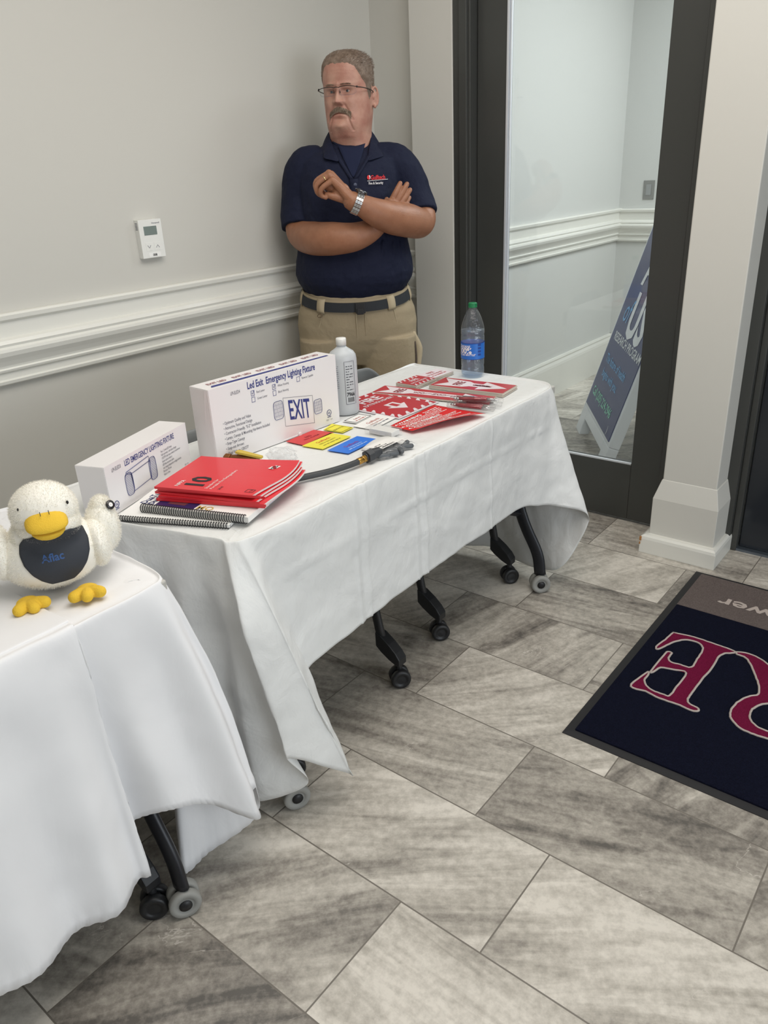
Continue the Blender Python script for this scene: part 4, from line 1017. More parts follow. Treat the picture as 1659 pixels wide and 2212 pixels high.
s1 = sign_obj('safety_sign', 'square red fire extinguisher sign with a down arrow, next to the white bottle', (-1.338, 1.705, TT), (0.02, 1), 0.203, 0.262, 0.0025)
mb = MB(); w, h, z = 0.203, 0.262, 0.003
mb.quad((0.006, 0.006, z-0.0003), (w-0.006, 0.006, z-0.0003), (w-0.006, h-0.006, z-0.0003), (0.006, h-0.006, z-0.0003), 0)
stripes(mb, 0.006, 0.006, w-0.006, 0.026, 5, z, 1); stripes(mb, 0.006, h-0.026, w-0.006, h-0.006, 5, z, 1)
stripes(mb, 0.006, 0.02, 0.024, h-0.02, 6, z, 1, True); stripes(mb, w-0.024, 0.02, w-0.006, h-0.02, 6, z, 1, True)
mb.text('FIRE', 0.056, (w/2, h-0.080, z), (1, 0, 0), (0, 1, 0), 1, align='CENTER', bold=0.03, xs=0.95, lift=0.0003)
mb.text('EXTINGUISHER', 0.022, (w/2, h-0.106, z), (1, 0, 0), (0, 1, 0), 1, align='CENTER', bold=0.015, xs=0.9, lift=0.0003)
cx = w/2
mb.add([(cx-0.022, 0.125, z), (cx-0.022, 0.092, z), (cx-0.040, 0.092, z), (cx, 0.045, z), (cx+0.040, 0.092, z), (cx+0.022, 0.092, z), (cx+0.022, 0.125, z)], [(3, 4, 5, 6, 0, 1, 2)], 1)
mb.add([(cx-0.010, 0.116, z+0.0003), (cx-0.010, 0.082, z+0.0003), (cx+0.010, 0.082, z+0.0003), (cx+0.010, 0.116, z+0.0003)], [(0, 1, 2, 3)], 0)
mb.build('printed_face', [M_signred, M_signwht], s1)
def arrow_sign(label, O, X, w, L, t, layers, letters, group=None):
    o = sign_obj('safety_sign', label, O, X, w, L, t, layers, group)
    mb = MB(); z = t+0.0003
    mb.quad((0.003, 0.003, z), (w-0.003, 0.003, z), (w-0.003, L-0.003, z), (0.003, L-0.003, z), 0); z += 0.0004
    c = w/2
    mb.add([(c-w*0.40, L-0.012, z), (c-w*0.30, L-0.110, z), (c-w*0.17, L-0.130, z), (c-w*0.17, 0.105, z), (c-w*0.42, 0.105, z), (c, 0.012, z), (c+w*0.42, 0.105, z), (c+w*0.17, 0.105, z), (c+w*0.17, L-0.130, z), (c+w*0.30, L-0.110, z), (c+w*0.40, L-0.012, z), (c, L-0.045, z)], [tuple(range(12))], 1)
    mb.text('FIRE', 0.042, (c, L-0.098, z), (1, 0, 0), (0, 1, 0), 2, align='CENTER', bold=0.03, xs=0.62, lift=0.0003)
    n = len(letters)
    for k, ch in enumerate(letters):
        mb.text(ch, 0.021, (c, L-0.150-(L-0.215)*k/(n-0.5), z), (1, 0, 0), (0, 1, 0), 2, align='CENTER', bold=0.03, xs=1.1, lift=0.0003)
    return mb.build('printed_face', [M_signred, M_signwht, mat('sign_deep_red', rgb(140, 44, 54), 0.4) if 'sign_deep_red' not in bpy.data.materials else bpy.data.materials['sign_deep_red']], o)
arrow_sign('long red fire extinguisher arrow sign partly under the packaged pens', (-1.188, 1.945, TT+0.001), (-0.16, 0.987), 0.092, 0.405, 0.004, 2, 'EXTINGUISHER')
arrow_sign('long red fire extinguisher arrow sign nearest the water bottle, on a thick stack', (-1.190, 2.050, TT), (-0.10, 0.995), 0.112, 0.268, 0.012, 5, 'EXTINGUISHER')
s4 = sign_obj('safety_sign', 'small stack of red striped decals at the far back corner of the table', (-1.487, 1.995, TT), (0.0, 1), 0.116, 0.086, 0.012, 6)
mb = MB(); z = 0.0124; mb.quad((0.002, 0.002, z), (0.114, 0.002, z), (0.114, 0.084, z), (0.002, 0.084, z), 0)
stripes(mb, 0.004, 0.003, 0.112, 0.018, 5, z+0.0003, 1); stripes(mb, 0.004, 0.068, 0.112, 0.083, 5, z+0.0003, 1)
mb.text('FIRE', 0.024, (0.058, 0.044, z), (1, 0, 0), (0, 1, 0), 1, align='CENTER', bold=0.02, lift=0.0003)
mb.text('EXTINGUISHER', 0.013, (0.058, 0.026, z), (1, 0, 0), (0, 1, 0), 1, align='CENTER', bold=0.02, lift=0.0003)
mb.build('printed_face', [M_signred, M_signwht], s4)
s5 = sign_obj('safety_sign', 'white decal stack with red lettering, between striped decals and water bottle', (-1.494, 2.112, TT), (0.03, 1), 0.112, 0.078, 0.011, 5)
mb = MB(); z = 0.0108; mb.quad((0.001, 0.001, z), (0.111, 0.001, z), (0.111, 0.077, z), (0.001, 0.077, z), 1)
mb.text('FIRE', 0.020, (0.05, 0.052, z), (1, 0, 0), (0, 1, 0), 0, align='CENTER', bold=0.02, lift=0.0003)
mb.text('EXTINGUISHER', 0.0125, (0.05, 0.034, z), (1, 0, 0), (0, 1, 0), 0, align='CENTER', bold=0.02, lift=0.0003)
fine_print(mb, (0.012, 0.018, z), (1, 0, 0), (0, 1, 0), 0.08, 0.008, 0)
mb.build('printed_face', [M_signred, M_signwht], s5)

# --- red warning sheet, its front edge curling up
ws = thing('warning_sheet', 'bright red trilingual warning sheet with white lettering, curling up at the table edge', 'sheet', (0, 0, 0))
Q = [Vector(p) for p in ((-1.224, 1.617, 0), (-1.134, 1.855, 0), (-1.328, 1.868, 0), (-1.315, 1.634, 0))]   # bottom-left, bottom-right, top-right, top-left
def wsp(a, b, dz=0.0):
    p = (Q[0]*(1-a)+Q[1]*a)*(1-b)+(Q[3]*(1-a)+Q[2]*a)*b
    zz = TT+0.0035 + 0.016*max(0, 1-b/0.55)**2*math.sin(PI*min(1, max(0, a*0.9+0.05)))+0.003*(1-b)
    p.x += 0.016*max(0, 1-b/0.8)*math.sin(PI*a)
    return Vector((p.x, p.y, zz+dz))
mb = MB(); n = 16
mb.add([wsp(i/n, j/n) for j in range(n+1) for i in range(n+1)], [(j*(n+1)+i, j*(n+1)+i+1, (j+1)*(n+1)+i+1, (j+1)*(n+1)+i) for j in range(n) for i in range(n)], 0, True)
mb.build('sheet', mat('vivid_red_sheet', rgb(222, 32, 36), 0.35), ws, solid=0.0006)
mb = MB()
def wtext(txt, size, a, b, **kw):
    V, F, wd = text_geo(txt, 2, kw.get('bold', 0.01)); xs = kw.get('xs', 1)
    mb.add([wsp(a+x*size*xs, b+y*size, 0.0009) for x, y in V], F, 0)
def wline(a0, a1, b, h):
    a = a0
    while a < a1:
        w_ = min(random.uniform(0.02, 0.06), a1-a); h_ = h*random.uniform(0.6, 1.0)
        mb.add([wsp(a, b, 0.0009), wsp(a+w_, b, 0.0009), wsp(a+w_, b+h_, 0.0009), wsp(a, b+h_, 0.0009)], [(0, 1, 2, 3)], 0); a += w_+0.008
for i, (tx, b0) in enumerate((('WARNING', 0.80), ('AVERTISSEMENT', 0.51), ('ADVERTENCIA', 0.22))):
    mb.add([wsp(0.02, b0, 0.0009), wsp(0.08, b0, 0.0009), wsp(0.05, b0+0.10, 0.0009)], [(0, 1, 2)], 0)
    wtext(tx, 0.135, 0.09, b0, bold=0.03, xs=0.62 if i else 0.7)
    for k in range(3): wline(0.06+0.02*k, 0.90-0.05*(k % 2), b0-0.055-k*0.052, 0.026)
wline(0.62, 0.92, 0.86, 0.03); wline(0.62, 0.92, 0.80, 0.03)
mb.build('white_lettering', M_whiteink, ws)

# --- pens in clear sleeves
M_sleeve = clear_mat('pen_sleeve_film', (0.995, 0.995, 0.995, 1), 0.01, 0.08, True, (70, 0.5, 0.01), 0.02)
M_pen = mat('burgundy_barrel', rgb(140, 40, 50), 0.3, 0.2)
def pen(x, y, z, a, label, tilt=0.0):
    t = thing('pen', label, 'pen', (x, y, TT+z), (0, tilt, a), 'burgundy promotional pens in clear sleeves')
    mb = MB(); Mx = Matrix.Rotation(PI/2, 4, 'Y')
    mb.lathe([(0.0045, -0.045), (0.0052, -0.03), (0.0052, 0.0), (0.0058, 0.002), (0.0054, 0.004), (0.0052, 0.035), (0.0045, 0.04)], 14, 0, Mx); mb.build('barrel', M_pen, t)
    mb = MB(); mb.lathe([(0.0045, 0.04), (0.0030, 0.056), (0.0012, 0.060), (0.0006, 0.064)], 12, 0, Mx); mb.build('tip', M_chrome, t)
    mb = MB(); mb.lathe([(0.0046, -0.052), (0.0046, -0.045)], 12, 0, Mx); mb.lathe([(0.0028, -0.062), (0.0028, -0.052)], 10, 0, Mx)
    mb.box((-0.052, -0.0018, 0.005), (-0.014, 0.0018, 0.0068)); mb.build('clip', M_chrome, t)
    mb = MB(); mb.tube([(-0.072, 0, -0.001), (0.076, 0, -0.001)], 0.0105, 8, 0, False, flat=0.75); s_ = mb.build('clear_sleeve', M_sleeve, t)
    return t
pl = ['frontmost burgundy pen in a clear sleeve, beside the warning sheet', 'burgundy pen second from the front of the bundle', 'burgundy pen in the middle of the bundle', 'rearmost burgundy pen, lying across the arrow sign', 'topmost burgundy pen resting across the other pens']
ps = [(-1.205, 1.880, 0.0130, 0.16), (-1.215, 1.902, 0.0095, 0.20), (-1.208, 1.926, 0.0130, 0.30), (-1.220, 1.955, 0.0150, 0.26), (-1.212, 1.914, 0.0265, 0.42)]
for (x, y, z, a), l in zip(ps, pl): pen(x, y, z, a, l)

# --- white plastic bottle
wb = thing('plastic_bottle', 'white plastic chemical bottle with a printed label, behind the large carton', 'bottle', (-1.520, 1.676, TT))
mb = MB(); Sx = Matrix.Rotation(math.radians(50), 4, 'Z') @ Matrix.Diagonal((1.0, 0.86, 1, 1))
mb.lathe([(0.002, 0.0), (0.036, 0.0), (0.041, 0.004), (0.0425, 0.012), (0.0425, 0.166), (0.0405, 0.178), (0.034, 0.188), (0.022, 0.196), (0.0165, 0.200), (0.0132, 0.204), (0.0132, 0.212), (0.002, 0.212)], 40, 0, Sx)
mb.build('bottle_body', mat('translucent_hdpe', rgb(190, 194, 197), 0.4), wb)
mb = MB(); mb.lathe([(0.002, 0.207), (0.0152, 0.207), (0.0152, 0.224), (0.0142, 0.2275), (0.002, 0.228)], 40, 0)
mb.build('cap', M_white, wb)
mb = MB()
def onb(u, v, lift=0.0006):   # wraps print around the bottle: u metres along the girth, v height
    a = u/0.0425; p = Sx @ Vector(((0.0425+lift)*math.cos(a), (0.0425+lift)*math.sin(a), v)); return p
def wrap_line(u0, u1, v, h, m):
    u = u0
    while u < u1:
        w_ = min(random.uniform(0.004, 0.014), u1-u)
        mb.add([onb(u, v), onb(u+w_, v), onb(u+w_, v+h), onb(u, v+h)], [(0, 1, 2, 3)], m); u += w_+0.0025
u_c = 0.0425*math.radians(-52-50)
for k in range(12): wrap_line(u_c-0.028, u_c-0.010, 0.150-k*0.0058, 0.0014, 1)
for k in range(10): wrap_line(u_c+0.012, u_c+0.034-0.012*(k % 3 == 2), 0.148-k*0.0078, 0.0024, 2)
V, F, wd = text_geo('7966', 2, 0.03)
mb.add([onb(u_c+0.011+x*0.013, 0.060+y*0.016) for x, y in V], F, 0)
for k in range(9): 
    uu_ = u_c+0.014+k*0.0024; mb.add([onb(uu_, 0.042), onb(uu_+0.0012, 0.042), onb(uu_+0.0012, 0.056), onb(uu_, 0.056)], [(0, 1, 2, 3)], 0)
fr_ = [onb(u_c+0.008+q[0]*0.032, 0.036+q[1]*0.128, 0.001) for q in [(0, 0), (0.25, 0), (0.5, 0), (0.75, 0), (1, 0), (1, 1), (0.75, 1), (0.5, 1), (0.25, 1), (0, 1), (0, 0)]]
mb.tube(fr_, 0.0005, 5, 1, False)
mb.build('printed_label', [M_blackink, M_greyink, mat('dark_grey_print', rgb(72, 74, 80), 0.6)], wb)

# --- water bottle
wt = thing('water_bottle', 'clear water bottle with blue label and green cap at the table far end', 'bottle', (-1.422, 2.238, TT))
prof = [(0.030, 0.0), (0.037, 0.004), (0.0395, 0.012), (0.0395, 0.030), (0.0380, 0.036), (0.0395, 0.042), (0.0395, 0.060), (0.0390, 0.064), (0.0390, 0.118), (0.0400, 0.122), (0.0400, 0.138), (0.0385, 0.142), (0.0400, 0.147), (0.0400, 0.160), (0.0370, 0.176), (0.0300, 0.198), (0.0220, 0.216), (0.0155, 0.226), (0.0135, 0.230), (0.0135, 0.233)]
M_bot = clear_mat('clear_bottle', (0.93, 0.96, 0.99, 1), 0.03, 0.04, True, (90, 0.6, 0.006), 0.03)
mb = MB(); mb.lathe([(0.002, 0.006)]+prof, 36, 0, None, True, False); mb.build('bottle_shell', M_bot, wt)
M_water = clear_mat('water', (0.80, 0.875, 0.965, 1), 0.02, 0.02, True, (40, 0.4, 0.004), 0.06)
mb = MB(); mb.lathe([(0.002, 0.007)]+[(r-0.0015, max(z, 0.0075)) for r, z in prof if z < 0.165]+[(0.002, 0.165)], 32, 0); mb.build('water', M_water, wt)
mb = MB(); mb.lathe([(0.0405, 0.0640), (0.0405, 0.1190)], 40, 0, None, True, False)
def onw(u, v):
    a = u/0.0407; return (0.0409*math.cos(a), 0.0409*math.sin(a), v)
uw = 0.0407*math.radians(-68)
def wt_text(txt, size, u, v, m, xs=1.0, bold=0.02):
    V, F, wd = text_geo(txt, 2, bold); mb.add([onw(u+x*size*xs, v+y*size) for x, y in V], F, m)
wt_text('DASANI', 0.0125, uw-0.046, 0.104, 1); wt_text('100%', 0.027, uw-0.052, 0.085, 1, 0.95, 0.03); wt_text('RECYCLED BOTTLE*', 0.0088, uw-0.062, 0.0775, 1); 
for (z0, z1) in ((0.0640, 0.0655), (0.1175, 0.1190)): mb.lathe([(0.0407, z0), (0.0407, z1)], 40, 2, None, True, False)
for k in range(4):
    a = uw+0.030+k*0.001
    mb.add([onw(uw+0.026, 0.110-k*0.011), onw(uw+0.038, 0.110-k*0.011), onw(uw+0.038, 0.117-k*0.011), onw(uw+0.026, 0.117-k*0.011)], [(0, 1, 2, 3)], 2)
mb.build('label', [mat('blue_label', rgb(40, 108, 196), 0.35), M_whiteink, mat('deep_blue_label', rgb(30, 62, 140), 0.4)], wt)
mb = MB(); mb.lathe([(0.002, 0.2335), (0.0150, 0.2335), (0.0150, 0.2365), (0.0142, 0.2375), (0.0142, 0.247), (0.0130, 0.2490), (0.002, 0.2492)], 30, 0)
for k in range(30):
    a = 2*PI*k/30; mb.box((0.0138, -0.0006, 0.2378), (0.0148, 0.0006, 0.2468), 0, Matrix.Rotation(a, 4, 'Z'))
mb.build('cap', mat('green_cap', rgb(24, 122, 74), 0.4), wt)

# ================================================================ PLUSH DUCK
du = Vector((0.3939, 0.9191, 0)); df = Vector((-0.9191, 0.3939, 0))
DO = Vector((-1.26, 0.54, TZ+0.0065)) + du*0.032 + df*0.030
dk = thing('plush_duck', 'white plush duck with a yellow beak and a dark bib, sitting on the nearest table', 'plush toy', DO, math.atan2(du.y, du.x))
M_fur = bpy.data.materials.new('white_plush'); M_fur.use_nodes = True
def _fur():
    nt = M_fur.node_tree; nt.nodes.remove(nt.nodes['Principled BSDF'])
    a = nt.nodes.new('ShaderNodeBsdfDiffuse'); b = nt.nodes.new('ShaderNodeBsdfTranslucent'); m = nt.nodes.new('ShaderNodeMixShader')
    a.inputs[0].default_value = rgb(248, 245, 237); b.inputs[0].default_value = rgb(248, 245, 237); m.inputs[0].default_value = 0.5
    nt.links.new(a.outputs[0], m.inputs[1]); nt.links.new(b.outputs[0], m.inputs[2]); nt.links.new(m.outputs[0], nt.nodes['Material Output'].inputs['Surface'])
_fur()
M_plush = mat('white_plush_base', rgb(244, 241, 232), 0.95)
M_felt = mat('yellow_felt', rgb(232, 190, 58), 0.9, bump=(500, 0.5, 0.002))
# local: x to the right of the picture, -y towards the room, z up
BODY = [((0.0, 0.0, 0.062), (0.090, 0.080, 0.064)), ((0.0, -0.012, 0.105), (0.060, 0.055, 0.045))]
HEAD = [((0.004, -0.024, 0.152), (0.056, 0.053, 0.050)), ((0.006, -0.030, 0.128), (0.053, 0.050, 0.036))]
TAIL = [((0.098, 0.020, 0.078), (0.030, 0.036, 0.050)), ((0.102, 0.022, 0.110), (0.021, 0.022, 0.028))]
WL = [((-0.083, 0.014, 0.078), (0.024, 0.060, 0.050))]
WR = [((0.080, -0.004, 0.062), (0.022, 0.056, 0.044))]
ALL = BODY+HEAD+TAIL+WL+WR
def inside(p, e, s_=0.97): return sum(((p[i]-e[0][i])/e[1][i])**2 for i in range(3)) < s_
def furry(name, els, count, ln, bald=None):
    mb = MB()
    NR = []
    for e in els:
        s0 = len(mb.v); mb.ball(e[0], e[1], 36, 22, 1)
        NR += [Vector([(mb.v[q][i]-e[0][i])/e[1][i]**2 for i in range(3)]).normalized() for q in range(s0, len(mb.v))]
    for e in els:
        others = [q for q in ALL if q is not e]
        for _ in range(count):
            d = Vector((random.gauss(0, 1), random.gauss(0, 1), random.gauss(0, 1))).normalized()
            p = Vector([e[0][i]+e[1][i]*d[i] for i in range(3)])
            if p.z < 0.002 or any(inside(p, q) for q in others) or (bald and bald(p)): continue
            nrm = Vector([d[i]/e[1][i] for i in range(3)]).normalized()
            side = nrm.cross(Vector((random.gauss(0, 1), random.gauss(0, 1), random.gauss(0, 1)))).normalized()
            dirn = (nrm + Vector((random.gauss(0, .35), random.gauss(0, .35), random.gauss(-.15, .35)))).normalized()
            l = ln*random.uniform(0.6, 1.2)
            mb.add([p-side*0.0006-nrm*0.001, p+side*0.0006-nrm*0.001, p+dirn*l], [(0, 1, 2)], 0, True)
            nj = (nrm+Vector((random.gauss(0, .12), random.gauss(0, .12), random.gauss(0, .12)))).normalized(); NR += [nrm, nrm, nj]
    o = mb.build(name, [M_fur, M_plush], dk); 
    return o
def bib_bald(p): return p.y < -0.028 and abs(p.x-0.006) < 0.058 and 0.030 < p.z < 0.126
furry('body', BODY, 9000, 0.0040, bib_bald); furry('tail', TAIL, 3600, 0.0050)
furry('wing', WL, 3000, 0.0042); furry('wing', WR, 3000, 0.0042)
furry('head', HEAD, 8000, 0.0036, lambda p: p.y < -0.058 and abs(p.x-0.002) < 0.034 and 0.122 < p.z < 0.170)
# crown tuft
mb = MB(); 
# beak: broad upper bill, lower bill
mb.ball((0.002, -0.082, 0.148), (0.0265, 0.022, 0.0205), 26, 14, 0)
b_ = MB()
for v in mb.v: pass
rings = []
for i in range(13):
    t = i/12; yy = -0.064-0.036*t
    hw = 0.0345*(1-0.10*t**3)*(math.sqrt(max(0.015, 1-t**5))); zc = 0.146-0.008*t
    hh = 0.024*(1-0.62*t**1.4)*math.sqrt(max(0.05, 1-t**6))+0.001
    rings.append([(0.002+hw*math.cos(a), yy, zc+hh*(math.sin(a) if math.sin(a) > 0 else 0.35*math.sin(a))) for a in [2*PI*j/24 for j in range(24)]])
b_.loft(rings, 0, True, True); b_.build('upper_bill', M_felt, dk)
b_ = MB(); rings = []
for i in range(11):
    t = i/10; yy = -0.064-0.034*t
    hw = 0.0290*math.sqrt(max(0.02, 1-t**3)); zc = 0.137-0.006*t
    rings.append([(0.002+hw*math.cos(a), yy, zc+0.019*(1-0.35*t)*math.sqrt(max(0.05, 1-t**5))*(math.sin(a) if math.sin(a) < 0 else 0.2*math.sin(a))) for a in [2*PI*j/20 for j in range(20)]])
b_.loft(rings, 0, True, True); b_.build('lower_bill', M_felt, dk)
for s_ in (-1, 1):
    mb = MB(); mb.tube([(0.002+s_*0.0068, -0.0785, 0.1690), (0.002+s_*0.0070, -0.0850, 0.1650)], 0.0007, 6, 0); mb.build('nostril', M_blackink, dk)
    mb = MB(); mb.ball((0.004+s_*0.0380, -0.0640, 0.171) if s_ > 0 else (0.004-0.0395, -0.0535, 0.172), (0.0022, 0.0022, 0.0034), 14, 10, 0); mb.build('eye', mat('glossy_black_eye', rgb(20, 18, 18), 0.08), dk)
# bib, wraps the chest
def body_front(x, z):
    best = 0.0
    for c_, r_ in BODY+[HEAD[1]]:
        q = 1-((x-c_[0])/r_[0])**2-((z-c_[2])/r_[2])**2
        if q > 0: best = min(best, c_[1]-r_[1]*math.sqrt(q))
    return best
mb = MB(); n1, n2 = 30, 24; V = []
outl = [(0.126, 0.030), (0.118, 0.046), (0.108, 0.054), (0.092, 0.058), (0.074, 0.055), (0.056, 0.046), (0.042, 0.034), (0.034, 0.024), (0.030, 0.0185)]
def hwz(z):
    for (z1, w1), (z2, w2) in zip(outl, outl[1:]):
        if z2 <= z <= z1: return w2+(w1-w2)*(z-z2)/(z1-z2)
    return outl[-1][1]
for j in range(n2+1):
    z = 0.030+0.096*j/n2; hw = hwz(z)
    for i in range(n1+1):
        x = 0.006+hw*(2*i/n1-1); V.append((x, z))
ys = {}
def sm_front(x, z): # blurred so that the cloth bridges the neck crease
    return sum(body_front(x+dx, z+dz) for dx in (-.008, 0, .008) for dz in (-.012, -.004, .004, .012))/12
mb.add([(x, min(sm_front(x, z), body_front(x, z))-0.0035, z) for x, z in V], [(j*(n1+1)+i, j*(n1+1)+i+1, (j+1)*(n1+1)+i+1, (j+1)*(n1+1)+i) for j in range(n2) for i in range(n1)], 0, True)
mb.build('bib', mat('charcoal_bib', rgb(50, 54, 62), 0.7, bump=(900, 0.4, 0.001)), dk, solid=0.0012)
mb = MB(); Vt, Ft, wd = text_geo('Aflac', 3, 0.02)
mb.add([(-0.0205+x*0.0185, sm_front(-0.0205+x*0.0185, 0.077+y*0.0185)-0.0048, 0.077+y*0.0185) for x, y in Vt], Ft, 0)
mb.build('bib_lettering', mat('embroidered_blue', rgb(58, 92, 146), 0.7), dk)
# webbed feet: three stuffed toes each
for cx, cy, rot in ((-0.058, -0.078, 0.25), (0.040, -0.088, -0.15)):
    mb = MB()
    for k, a in enumerate((-0.85, 0.0, 0.85)):
        b2_ = a+rot
        mb.tube([(cx, cy, 0.008), (cx+0.014*math.sin(b2_)*1.2, cy-0.012*math.cos(b2_), 0.0085), (cx+0.029*math.sin(b2_), cy-0.022*math.cos(b2_), 0.0085)], [0.009, 0.0115, 0.0110], 12, 0)
    mb.ball((cx, cy+0.004, 0.0085), (0.020, 0.018, 0.0095), 16, 8, 0)
    mb.build('foot', M_felt, dk, remesh=0.0014, smooth_it=3)
mb = MB(); Mx = Matrix.Translation((0.1165, 0.006, 0.122)) @ Matrix.Rotation(math.radians(62), 4, 'X') @ Matrix.Rotation(math.radians(28), 4, 'Y')
mb.lathe([(0.0005, 0.0), (0.0085, 0.0), (0.0090, 0.0015), (0.0085, 0.003), (0.0005, 0.0032)], 24, 0, Mx)
mb.lathe([(0.0005, 0.0034), (0.0042, 0.0034)], 16, 1, Mx, False, False)
mb.build('badge', [mat('black_badge', rgb(40, 38, 40), 0.3), M_whiteink], dk)
# ================================================================ THE MAN BEHIND THE TABLE
M_skin = mat('tanned_skin', rgb(186, 143, 125), 0.45, bump=(320, 0.45, 0.002), vary=(24, rgb(166, 114, 99)), sss=0.10)
def skin_nodes():
    # arms are more tanned than face: soft change with height, as on the man
    nt = M_skin.node_tree; b = nt.nodes['Principled BSDF']
    tc = nt.nodes.new('ShaderNodeTexCoord'); sp = nt.nodes.new('ShaderNodeSeparateXYZ')
    nt.links.new(tc.outputs['Object'], sp.inputs[0])
    mr = nt.nodes.new('ShaderNodeMapRange'); mr.inputs[1].default_value = 1.42; mr.inputs[2].default_value = 1.50
    nt.links.new(sp.outputs[2], mr.inputs[0])
    mx = nt.nodes.new('ShaderNodeMix'); mx.data_type = 'RGBA'
    src = b.inputs['Base Color'].links[0].from_socket
    nt.links.new(mr.outputs[0], mx.inputs[0])
    nz = nt.nodes.new('ShaderNodeTexNoise'); nz.inputs['Scale'].default_value = 34; nz.inputs['Detail'].default_value = 7
    nt.links.new(tc.outputs['Object'], nz.inputs['Vector'])
    ar = nt.nodes.new('ShaderNodeMix'); ar.data_type = 'RGBA'; ar.inputs[6].default_value = rgb(132, 86, 60); ar.inputs[7].default_value = rgb(166, 116, 88)
    nt.links.new(nz.outputs['Fac'], ar.inputs[0]); nt.links.new(ar.outputs[2], mx.inputs[6]); nt.links.new(src, mx.inputs[7])
    nt.links.new(mx.outputs[2], b.inputs['Base Color'])
skin_nodes()
M_navy = mat('navy_knit', rgb(21, 26, 48), 0.8, spec=0.25, bump=(26, 0.5, 0.014))
M_navy2 = mat('navy_tee', rgb(28, 34, 58), 0.85, spec=0.2)
M_khaki = mat('khaki_twill', rgb(160, 145, 119), 0.85, bump=(12, 0.5, 0.02))
M_khaki2 = mat('khaki_pocket', rgb(178, 163, 136), 0.85)
M_hair = mat('grey_brown_hair', rgb(100, 82, 68), 0.6, vary=(60, rgb(132, 114, 100)))
M_stache = mat('moustache_hair', rgb(132, 112, 94), 0.6, vary=(90, rgb(160, 144, 126)))
M_gun = mat('gunmetal_frame', rgb(52, 48, 46), 0.35, 0.6)
PO = Vector((-2.07, 2.42, 0)); PA = math.atan2(0.65001523, 0.75992118)
man = thing('person', 'person in a navy polo shirt and khaki trousers, standing with arms crossed behind the table', 'person', PO, PA)

HC = Vector((-0.002, 0.0, 0.0)); HA = math.radians(-23)   # the head is turned towards the left of the picture
def head_rot(p):
    c, s_ = math.cos(HA), math.sin(HA)
    return Vector((HC.x + p[0]*c - p[1]*s_, HC.y + p[0]*s_ + p[1]*c, p[2]))
PROF = [  # z, half width, front, back
    (1.455, 0.082, 0.060, 0.090), (1.500, 0.076, 0.066, 0.086), (1.522, 0.075, 0.074, 0.084), (1.536, 0.074, 0.084, 0.082), (1.548, 0.075, 0.092, 0.080), (1.562, 0.077, 0.0965, 0.080),
    (1.580, 0.080, 0.0960, 0.082), (1.600, 0.0825, 0.0950, 0.086), (1.620, 0.084, 0.0945, 0.092), (1.645, 0.0855, 0.0940, 0.099), (1.670, 0.0855, 0.0935, 0.105), (1.692, 0.0855, 0.0965, 0.108),
    (1.715, 0.0860, 0.0985, 0.109), (1.738, 0.0860, 0.0970, 0.107), (1.758, 0.0835, 0.0915, 0.102), (1.775, 0.077, 0.0820, 0.092), (1.789, 0.064, 0.0660, 0.074), (1.797, 0.048, 0.048, 0.056), (1.802, 0.028, 0.028, 0.034), (1.8035, 0.006, 0.006, 0.008)]
def prof_at(z):
    if z <= PROF[0][0]: return PROF[0][1:]
    for i in range(len(PROF)-1):
        if PROF[i][0] <= z <= PROF[i+1][0]:
            z0, z1 = PROF[i][0], PROF[i+1][0]; t = (z-z0)/(z1-z0)
            def cr(k):
                a = PROF[max(i-1, 0)][k]; b = PROF[i][k]; c = PROF[i+1][k]; d = PROF[min(i+2, len(PROF)-1)][k]
                return 0.5*(2*b+(c-a)*t+(2*a-5*b+4*c-d)*t*t+(-a+3*b-3*c+d)*t**3)
            return cr(1), cr(2), cr(3)
    return PROF[-1][1:]
def g(v, s_): return math.exp(-(v/s_)**2)
